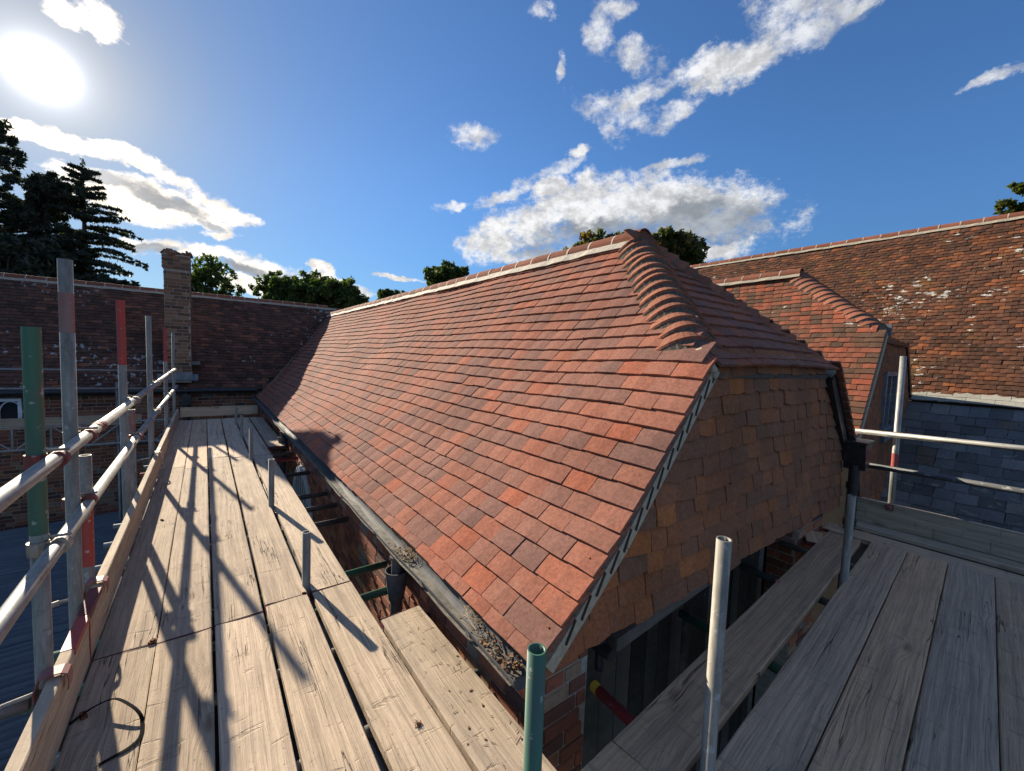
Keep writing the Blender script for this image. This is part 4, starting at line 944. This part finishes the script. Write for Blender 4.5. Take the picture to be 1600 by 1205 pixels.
r1a = pole((HX, -.6, 1.018), (HX, 4.10, 1.014), 'near length of the upper bare steel guard rail, lower left', 'clean_galv', 'guard_rail', RGp, cat='rail')
r1b = pole((HX, 4.10, 1.014), (HX, 9.6, 1.018), 'far length of the upper guard rail running to the chimney', 'clean_galv', 'guard_rail', RGp, cat='rail')
r2a = pole((HX, -.6, .665), (HX, 4.30, .705), 'near length of the lower guard rail, lit along its top', 'clean_galv', 'guard_rail', RGp, cat='rail')
r2b = pole((HX, 4.30, .705), (HX, 10.2, .672), 'far length of the lower guard rail below the chimney', 'clean_galv', 'guard_rail', RGp, cat='rail')
for o, y, z in ((r1a, 4.10, 1.014), (r1a, 2.95, 1.015), (r1b, 6.6, 1.016), (r1b, 8.0, 1.017), (r2a, 4.30, .705), (r2b, 6.3, .69), (r2b, 8.3, .685)):
    part('sleeve', Geo().tube((HX, y - .06, z), (HX, y + .06, z), R + .004, n=18, hollow=.003).tube((HX, y - .006, z), (HX, y + .006, z), R + .006, n=18), 'clean_galv' if y > 3 else 'coupler', o)
Yv, Zv = (0, 1, 0), (0, 0, 1)
coupler(p1, (PX, 2.20, 1.013), Zv, Yv, 'coupler', -1); coupler(p1, (PX, 2.19, .69), Zv, Yv, 'coupler_steel', -1)
coupler(p2, (PX, 2.70, 1.013), Zv, Yv, 'coupler', -1); coupler(p2, (PX - .01, 2.71, .70), Zv, Yv, 'coupler', -1); coupler(p2, (PX, 2.71, .62), Zv, (1, 0, 0), 'coupler', 1)
coupler(p3, (PX, 4.3, 1.012), Zv, Yv, 'coupler_steel', -1); coupler(p3, (PX, 4.38, .705), Zv, Yv, 'coupler', -1)
coupler(p4, (PX, 6.13, 1.013), Zv, Yv, 'coupler_steel', -1); coupler(p4, (PX, 6.16, .69), Zv, Yv, 'coupler_steel', -1)
coupler(p5, (PX, 8.3, 1.013), Zv, Yv, 'coupler_steel', -1); coupler(p5, (PX, 8.32, .685), Zv, Yv, 'coupler_steel', -1)
# toe board clips hooked over the board
CG = 'clips holding the left toe boards'
def clip(y, m, label, s=1.):
    g = Geo(); n = 8; v = []
    pts = [(-.497, .10), (-.50, .19), (-.488, .235), (-.462, .2435), (-.435, .2415), (-.419, .232), (-.415, .205), (-.4175, .17)]
    for x, z in pts: v += [(x, y - .028 * s, z), (x, y + .028 * s, z), (x - .004 if x < -.45 else x + .0035, y - .028 * s, z + .004), (x - .004 if x < -.45 else x + .0035, y + .028 * s, z + .004)]
    for i in range(len(pts) - 1): a = 4 * i; b = a + 4; g.f += []
    f = []
    for i in range(len(pts) - 1):
        a = 4 * i; b = a + 4; f += [(a, b, b + 1, a + 1), (a + 2, a + 3, b + 3, b + 2), (a, a + 2, b + 2, b), (a + 1, b + 1, b + 3, a + 3)]
    g.add(v, f); 
    o = solo('toe_board_clip', g, m, label, 'clip', CG)
    part('bolt', Geo().tube((-.60, y + .01, .16), (-.49, y + .01, .175), .008, n=8).tube((-.62, y + .01, .155), (-.59, y + .01, .16), .013, n=6), 'coupler_steel', o)
clip(2.12, 'faded_red', 'dull red clip hooked over the near toe board beside the green pole'); clip(2.86, 'faded_red', 'dull red clip on the toe board by the red striped pole'); clip(6.05, 'coupler_steel', 'small bare metal clip on the toe board by the plain far upright')
pole((-.52, 2.14, .14), (-1.6, 2.10, .10), 'loose tube running out left from the near toe board clip', 'clean_galv', 'cross_tube', 'cross tubes')
pole((-1.3, 1.55, -.08), (-.3, 1.62, -.06), 'dark cross tube low in the left corner under the toe board', 'galv', 'cross_tube', 'cross tubes')
# short stubs between the boards
SG = 'short pole stubs standing in the wide gap'
stubs = [(.489, 2.70, .335, 'nearest short stub standing in the wide gap between the left boards'), (.478, 4.28, .44, 'second short stub in the gap, beyond the first board joint'), (.470, 6.26, .41, 'third short stub where the far boards begin'), (.463, 7.94, .355, 'fourth stub, small and shaded, near the far end'), (.455, 9.30, .32, 'furthest stub before the end board')]
for x, y, z, lb in stubs:
    o = pole((x, y + .03, GZ), (x, y, z), lb, 'worn_galv', 'pole_stub', SG)
    coupler(o, (x, y + .01, -.075), Zv, (1, 0, 0), 'coupler', 1)
# front poles
pole((.640, .660, GZ), (.662, .733, .722), 'thick green pole with open top at the bottom centre', 'green_pole', 'scaffold_pole', 'poles of the right scaffold')
pole((1.462, .652, GZ), (1.400, .632, .868), 'bare steel pole with open top standing before the gable, centre right', 'worn_galv', 'scaffold_pole', 'poles of the right scaffold')
pole((3.47, .768, GZ), (3.545, .778, .60), 'grey pole between the boards under the black hopper', 'worn_galv', 'scaffold_pole', 'poles of the right scaffold')
rp = pole((5.13, .83, -.3), (5.22, .868, 1.61), 'pole with an orange-red band standing in front of the slate roof', 'clean_galv', 'scaffold_pole', 'poles of the right scaffold', bands=[(.86, 1.0, 'red_pole', 'orange-red band')])
q1 = pole((5.14, 1.19, .865), (5.14, -1.4, .94), 'upper pale guard rail in front of the slate roof', 'clean_galv', 'guard_rail', RGp, cat='rail')
q2 = pole((4.98, 1.16, .575), (4.98, -1.4, .60), 'lower dark grey guard rail in front of the slates', 'dark_galv', 'guard_rail', RGp, cat='rail')
coupler(rp, (5.19, .852, .878), Zv, Yv, 'coupler', -1)
coupler(rp, (5.14, .835, .20), Zv, Yv, 'coupler', 1)
# transoms under the boards
TG = 'cross tubes carrying the boards'
ty = [1.16, 1.55, 2.08, 2.47, 2.80, 3.77, 4.18, 4.58, 5.49, 6.30, 6.67, 7.1, 8.4, 9.4]
tm = {2.47: ('green_pole', 'green cross tube meeting the wall under the near hopper'), 2.80: ('green_pole', 'dark green cross tube just beyond the near hopper'), 6.30: ('red_pole', 'dark red cross tube near the far hopper')}
for i, y in enumerate(ty):
    m_, lb = tm.get(y, ('galv', 'grey cross tube carrying the left boards, %s' % ['under the gutter end', 'under the knot holed board', 'at the short wall board end', '', '', 'past the near hopper', 'before the arched window', 'at the near side of the arched window', 'across the middle of the arched window', '', 'just before the far hopper', 'level with the far hopper', 'under the shaded far boards', 'last before the end boards'][i]))
    pole((-.62, y - .02, -.064), (1.03, y, -.064), lb, m_, 'transom', TG)
pole((1.44, 1.19, -.064), (1.30, -1.3, -.064), 'pinkish red cross tube with a yellow cap meeting the brick corner', 'red_pole', 'transom', TG, bands=[(0, .035, 'yellow_paint', 'yellow cap')])
pole((2.31, 1.27, -.064), (2.25, -1.3, -.064), 'dark green cross tube reaching under the lintel', 'green_pole', 'transom', TG)
pole((3.25, 1.33, -.064), (3.2, -1.3, -.064), 'blue-grey cross tube reaching the black boards', 'galv', 'transom', TG)
pole((3.99, 1.33, -.064), (4.1, -1.3, -.064), 'cross tube beside the far brick pier', 'worn_galv', 'transom', TG)
pole((4.86, 1.2, -.095), (4.86, -1.3, -.095), 'tube seen end to end in the dark slot beside the ledge board', 'galv', 'transom', TG)
pole((-.47, -1.3, -.115), (-.47, 10.4, -.115), 'long ledger under the left toe boards', 'galv', 'ledger', 'ledgers')
pole((.515, -1.3, -.115), (.51, 10.4, -.115), 'long ledger under the wide gap between the left boards', 'galv', 'ledger', 'ledgers')
# far scaffold lift along the dark-roofed building
FG = 'rails of the far scaffold'
pole((-8, 10.6, .965), (-.5, 10.6, .937), 'upper far rail crossing in front of the dark roof', 'galv', 'far_rail', FG, cat='rail')
pole((-8, 10.62, .68), (-.5, 10.6, .587), 'lower far rail just above the far gutter', 'galv', 'far_rail', FG, cat='rail')
board((-8, 10.58), (-1.0, 10.58), 'far toe board on edge below the gothic window', .19, m='toe_wood', z=.01, tilt=rad(90), name='toe_board', group='toe boards', cat='toe board')
tr = thing('lattice_beam', 'silver lattice beam spanning below the far toe board', 'beam', (-3, 10.6, -.3))
part('top_chord', Geo().tube((-8, 10.6, -.075), (-.45, 10.6, -.03), R, n=12), 'clean_galv', tr)
part('bottom_chord', Geo().tube((-8, 10.6, -.50), (-.45, 10.6, -.43), R, n=12), 'clean_galv', tr)
k = 0; xx = -7.6
while xx < -.6:
    part('upright', Geo().tube((xx, 10.6, -.47), (xx, 10.6, -.05), .018, n=8), 'clean_galv', tr)
    part('brace', Geo().tube((xx, 10.6, -.47 if k % 2 else -.06), (min(xx + .45, -.45), 10.6, -.06 if k % 2 else -.45), .015, n=8), 'clean_galv', tr)
    xx += .45; k += 1
for i, (xk, lb) in enumerate(((-2.35, 'far upright at the left end of the lattice beam'), (-1.35, 'far upright by the middle of the lattice beam'))):
    pole((xk, 10.7, GZ), (xk, 10.7, .72), lb, 'galv', group='far uprights')

# ------------------------------------------------------------------ small loose things on the boards
g = Geo(); pts = []
ctrl = [(-0.426, 2.139, 0.005), (-0.382, 2.158, 0.02), (-0.338, 2.157, 0.035), (-0.295, 2.136, 0.045), (-0.245, 2.076, 0.035), (-0.217, 2.034, 0.02), (-0.207, 2.003, 0.005), (-0.204, 1.932, 0.003), (-0.227, 1.899, 0.003), (-0.267, 1.883, 0.003), (-0.307, 1.872, 0.003)]
def catmull(c, n=6):
    c = [Vector(p) for p in c]; c = [c[0] * 2 - c[1]] + c + [c[-1] * 2 - c[-2]]; out = []
    for i in range(1, len(c) - 2):
        for k in range(n):
            t = k / n; out.append(.5 * ((2 * c[i]) + (c[i + 1] - c[i - 1]) * t + (2 * c[i - 1] - 5 * c[i] + 4 * c[i + 1] - c[i + 2]) * t * t + (3 * c[i] - c[i - 1] - 3 * c[i + 1] + c[i + 2]) * t ** 3))
    return out + [c[-2]]
P = catmull(ctrl); v = []
for i, p in enumerate(P):
    d = (P[min(i + 1, len(P) - 1)] - P[max(i - 1, 0)]).normalized(); s = d.cross(Vector((.25, .15, 1))).normalized() * .0065; u = s.cross(d).normalized() * .0008
    v += [tuple(p - s - u), tuple(p + s - u), tuple(p + s + u), tuple(p - s + u)]
f = []
for i in range(len(P) - 1):
    a = 4 * i; f += [(a + j, a + (j + 1) % 4, a + 4 + (j + 1) % 4, a + 4 + j) for j in range(4)]
g.add(v, f + [(0, 1, 2, 3), tuple(4 * (len(P) - 1) + j for j in (3, 2, 1, 0))]); solo('plastic_strap', g, 'strap', 'black plastic packing strap curling up off the near left boards', 'strap')
def chip(p, s, m, label, name='wood_chip'):
    M = Matrix.Translation(p) @ Euler((.2, .1, random.random() * 6)).to_matrix().to_4x4(); g = Geo().box(-s, s, -s * .45, s * .45, 0, s * .5, M); g.box(-s * .4, s * .8, -s * .3, s * .5, s * .4, s * .8, M)
    solo(name, g, m, label, 'debris', 'bits lying on the boards')
chip((-.222, 2.55, .0), .016, 'rust', 'rusty chip lying on the board joint near the toe board', 'rusty_chip')
chip((-.30, 4.35, .0), .016, 'dry_leaf', 'small brown clod on the sunlit board beside the toe board', 'clod')
chip((-.392, 2.16, .0), .02, 'rust', 'rusty scrap against the foot of the near toe board', 'rusty_chip')
chip((.46, 2.60, .0), .012, 'rust', 'red-brown crumb by the nearest pole stub', 'rusty_chip')
chip((3.1, 1.03, .0), .02, 'faded_red', 'broken red tile crumb on the plank under the gable', 'tile_crumb')
g = Geo()
for _ in range(40):
    p = Vector((random.uniform(.79, .96), random.uniform(1.0, 2.0), .003)); d = Vector((random.gauss(0, 1), random.gauss(0, 1), 0)).normalized() * random.uniform(.003, .012); g.tube(p - d, p + d, .0009, n=4)
for _ in range(9):
    p = (random.uniform(.77, .97), random.uniform(1.0, 1.75), .001); s = random.uniform(.002, .0055); g.box(-s, s, -s * .6, s * .6, 0, s * .6, Matrix.Translation(p) @ Matrix.Rotation(random.random() * 6, 4, 'Z'))
solo('wood_crumbs', g, 'dry_leaf', 'dark crumbs and twig bits scattered on the wall-side board', 'crumbs', kind='stuff')

# ------------------------------------------------------------------ trees
def leaf_mesh(name, pts, size, m, asp=1.6, jit=.5):
    pts = np.asarray(pts); n = len(pts)
    d = RNG.normal(size=(n, 3)); d /= np.linalg.norm(d, axis=1)[:, None]
    e = RNG.normal(size=(n, 3)); e -= (e * d).sum(1)[:, None] * d; e /= np.linalg.norm(e, axis=1)[:, None]
    s = size * RNG.uniform(1 - jit, 1 + jit, n)[:, None]
    v = np.stack([pts - d * s * .5 * asp, pts + e * s * .35, pts + d * s * .5 * asp, pts - e * s * .35], 1).reshape(-1, 3)
    me = bpy.data.meshes.new(name); me.vertices.add(4 * n); me.vertices.foreach_set('co', v.ravel())
    me.loops.add(4 * n); me.loops.foreach_set('vertex_index', np.arange(4 * n)); me.polygons.add(n); me.polygons.foreach_set('loop_start', np.arange(n) * 4)
    me.update(calc_edges=True); me.materials.append(MATS[m]); return me
def at(azd, dist, z): return Vector((dist * math.sin(rad(azd)), dist * math.cos(rad(azd)), z))
def topz(eld, dist): return 1.45 + dist * math.tan(rad(eld))
def broad_tree(name, label, azc, dist, elt, azhalf, zlow_el, m='leaf', n=15000, lsize=.17, lobes=26, seed=1, flat=.8, group=None, cat='tree'):
    rs = random.Random(seed); rg = np.random.default_rng(seed)
    base = at(azc, dist, GZ); top = topz(elt, dist); zl = topz(zlow_el, dist); R_ = dist * math.tan(rad(azhalf)); zc = (top + zl) / 2; H = (top - zl) / 2
    t = thing(name, label, cat, base, group)
    g = Geo(); g.tube(base, base + Vector((0, 0, zl - GZ + H * .3)), R_ * .07 + .08, R_ * .05 + .03, 10)
    cl = []
    for k in range(lobes):
        a = rs.uniform(0, 2 * PI); q = rs.random() ** .5 * .78; hz = rs.uniform(-.8, .72)
        rr = math.sqrt(max(.05, 1 - hz * hz)) * q
        c = Vector((base.x + R_ * rr * math.cos(a), base.y + R_ * rr * math.sin(a), zc + H * hz)); cl.append((c, min(R_ * rs.uniform(.16, .34), H * rs.uniform(.3, .42))))
        s = base + Vector((0, 0, (zl - GZ) * rs.uniform(.7, 1.05))); mid = (s + c) / 2 + Vector((rs.uniform(-.2, .2), rs.uniform(-.2, .2), -.1)); w_ = R_ * .02 + .015
        g.tube(s, mid, w_ * 1.6, w_, 6); g.tube(mid, c, w_, w_ * .35, 6)
    part('trunk', g, 'bark', t)
    P_ = []
    for c, r in cl:
        k = int(n / lobes); d = rg.normal(size=(k, 3)); d /= np.linalg.norm(d, axis=1)[:, None]
        # sub-clumps give the lobe a broken edge
        sub = rg.normal(size=(14, 3)); sub /= np.linalg.norm(sub, axis=1)[:, None]; sub *= rg.uniform(.5, 1.25, 14)[:, None]
        pick = rg.integers(0, 14, k); p = sub[pick] + d * (rg.random(k) ** .6)[:, None] * .38
        p[:, 2] *= flat; P_.append(np.array(c) + p * r)
    link('crown', leaf_mesh('crown', np.concatenate(P_), lsize, m), t, kind='stuff')
    return t
def conifer(label, azc, dist, elt, halfw, zlow, seed, K=2.1, m='needle'):
    """built at unit size, then scaled to the tree's real size by K"""
    rs = random.Random(seed); basew = at(azc, dist, GZ); MX = Matrix.Translation(basew) @ Matrix.Scale(K, 4); base = Vector((0, 0, 0))
    top = (topz(elt, dist) - GZ) / K; zb = (zlow - GZ) / K; t = thing('cedar_tree', label, 'tree', basew)
    g = Geo(); g.tube(base, (0, 0, top - 1.5), .2, .05, 10); g.tube((0, 0, top - 1.5), (0, 0, top), .05, .006, 8)
    P_ = []; z = top - .5
    while z > zb:
        f = (top - z) / (top - zb); nb = 2 if f < .25 else 4
        for _ in range(nb):
            a = rs.uniform(0, 2 * PI); L = halfw * (f ** .82) * rs.choice((.55, .8, 1.0, 1.12)) * rs.uniform(.85, 1.1) + .12
            p = Vector((0, 0, z)); prev = p.copy(); seg = 7; d = Vector((math.cos(a), math.sin(a), rs.uniform(.1, .5) if f < .35 else rs.uniform(-.02, .28)))
            for i in range(seg):
                dd = Vector((d.x, d.y, d.z - .6 * (i / seg) ** 1.3 * (.3 + f))); q = prev + dd * L / seg
                g.tube(prev, q, .022 * (1 - i / seg) * (.3 + f) + .005, .022 * (1 - (i + 1) / seg) * (.3 + f) + .003, 5)
                side = Vector((-d.y, d.x, 0)); tw = L * .2 * (1 - .6 * i / seg)
                for s in (-1, 1):
                    e = q + side * s * tw * rs.uniform(.5, 1) + dd * tw * .6 + Vector((0, 0, -.04 - .05 * rs.random()))
                    if i > 1: g.tube(q, e, .005, .002, 4)
                    for k in range(int(9 + 12 * f)):
                        u = rs.random(); P_.append(q.lerp(e, u) + Vector((rs.gauss(0, .03), rs.gauss(0, .03), rs.gauss(0, .014) - .008)))
                for k in range(int(8 + 7 * f)): u = rs.random(); P_.append(prev.lerp(q, u) + Vector((rs.gauss(0, .025), rs.gauss(0, .025), rs.gauss(0, .018))))
                prev = q
        z -= rs.uniform(.13, .27)
    for k in range(110): P_.append(Vector((0, 0, top - rs.random() * 1.6)) + Vector((rs.gauss(0, .04), rs.gauss(0, .04), 0)))
    link('trunk', g.mesh('trunk', 'bark'), t, MX)
    link('crown', leaf_mesh('crown', [tuple(p) for p in P_], .085, m, asp=2.2), t, MX, kind='stuff')
conifer('dark cedar with a bare spiky leader and drooping layered branches, left of the chimney', -9.15, 57, 16.8, 3.1, 2, 11)
def pine(label, azc, dist, elt, halfw, zlow, seed, K=2.1, n=52):
    rs = random.Random(seed); rg = np.random.default_rng(seed); basew = at(azc, dist, GZ); MX = Matrix.Translation(basew) @ Matrix.Scale(K, 4); base = Vector((0, 0, 0))
    top = (topz(elt, dist) - GZ) / K; zb = (zlow - GZ) / K; t = thing('pine_tree', label, 'tree', basew)
    g = Geo(); g.tube(base, (0, 0, top - 1.), .22, .07, 10); P_ = []
    for k in range(n):
        f = rs.random() ** .9; z = top - .25 - (top - zb) * f; a = rs.uniform(0, 2 * PI); L = halfw * (.2 + .85 * min(1, f * 2.4)) * rs.uniform(.5, 1.1)
        c = Vector((L * math.cos(a), L * math.sin(a), z + .12 * L)); s = Vector((0, 0, z - .35 * L))
        mid = (s + c) / 2 + Vector((0, 0, -.12)); g.tube(s, mid, .06, .035, 6); g.tube(mid, c, .035, .01, 6)
        for j in range(7):
            cc = c.lerp(s, rs.random() * .55) + Vector((rs.gauss(0, .3), rs.gauss(0, .3), rs.gauss(0, .2))); r = rs.uniform(.10, .26)
            g.tube(c.lerp(s, .4), cc, .012, .005, 4)
            nn_ = 110; q = rg.normal(size=(nn_, 3)); q /= np.linalg.norm(q, axis=1)[:, None]; q *= (rg.random(nn_) ** .5)[:, None] * r; q[:, 2] *= .9; P_.append(np.array(cc) + q)
    link('trunk', g.mesh('trunk', 'bark'), t, MX)
    link('crown', leaf_mesh('crown', np.concatenate(P_), .085, 'needle', asp=2.2), t, MX, kind='stuff')
pine('tall dark pine with tufted shoulders at the left edge of the picture', -14.4, 61, 17.3, 1.7, 2.0, 5, n=64)
pine('shorter dark pine crowding the cedar on its left', -11.5, 59, 14.9, 1.25, 2, 6, n=50)
pine('dark pine mass further left, partly out of the picture', -19.5, 61, 17.5, 2.6, 1, 8, n=56)
broad_tree('dark_evergreen', 'dense dark evergreen filling the foot of the pines behind the far ridge', -15, 50, 9.2, 6.5, -2, 'needle', 26000, .32, 40, 21)
broad_tree('dark_evergreen', 'low dark evergreen behind the tallest scaffold upright', -8, 51, 8.0, 3.5, -2, 'needle', 12000, .30, 26, 23)
broad_tree('garden_tree', 'open leafy tree showing sky through it, just right of the chimney', .9, 34, 9.9, 3.3, 3.2, 'leaf', 4200, .2, 34, 31, .9)
broad_tree('round_tree', 'wide rounded green tree above the far ridge', 10.9, 30, 9.2, 7.5, 2.6, 'leaf', 50000, .16, 110, 33, .9)
broad_tree('small_tree', 'small olive bush peeping over the meeting of the two ridges', 17.6, 24, 6.6, 1.6, 3.5, 'autumn_leaf', 3500, .14, 14, 34, .9)
broad_tree('small_tree', 'low yellow-green treetop showing over the new ridge', 20.4, 30, 8.7, 2.4, 5.0, 'leaf', 6500, .16, 26, 35, .9)
broad_tree('small_tree', 'dark bushy treetop standing over the middle of the new ridge', 27.9, 30, 12.2, 4.0, 7.0, 'leaf', 14000, .16, 46, 36, .9)
broad_tree('garden_tree', 'left lobe of treetop with browning leaves behind the ridge end', 47.9, 24, 17.0, 4.9, 10, 'autumn_leaf', 18000, .15, 60, 37, .9)
broad_tree('garden_tree', 'big dark green tree with browning top behind the ridge end', 56.4, 24, 16.4, 5.8, 9, 'autumn_leaf', 32000, .15, 80, 38, .9)
broad_tree('garden_tree', 'feathery green treetop over the old roof at the right edge', 88.5, 26, 17.2, 3.0, 13, 'autumn_leaf', 5000, .16, 20, 39, .9)
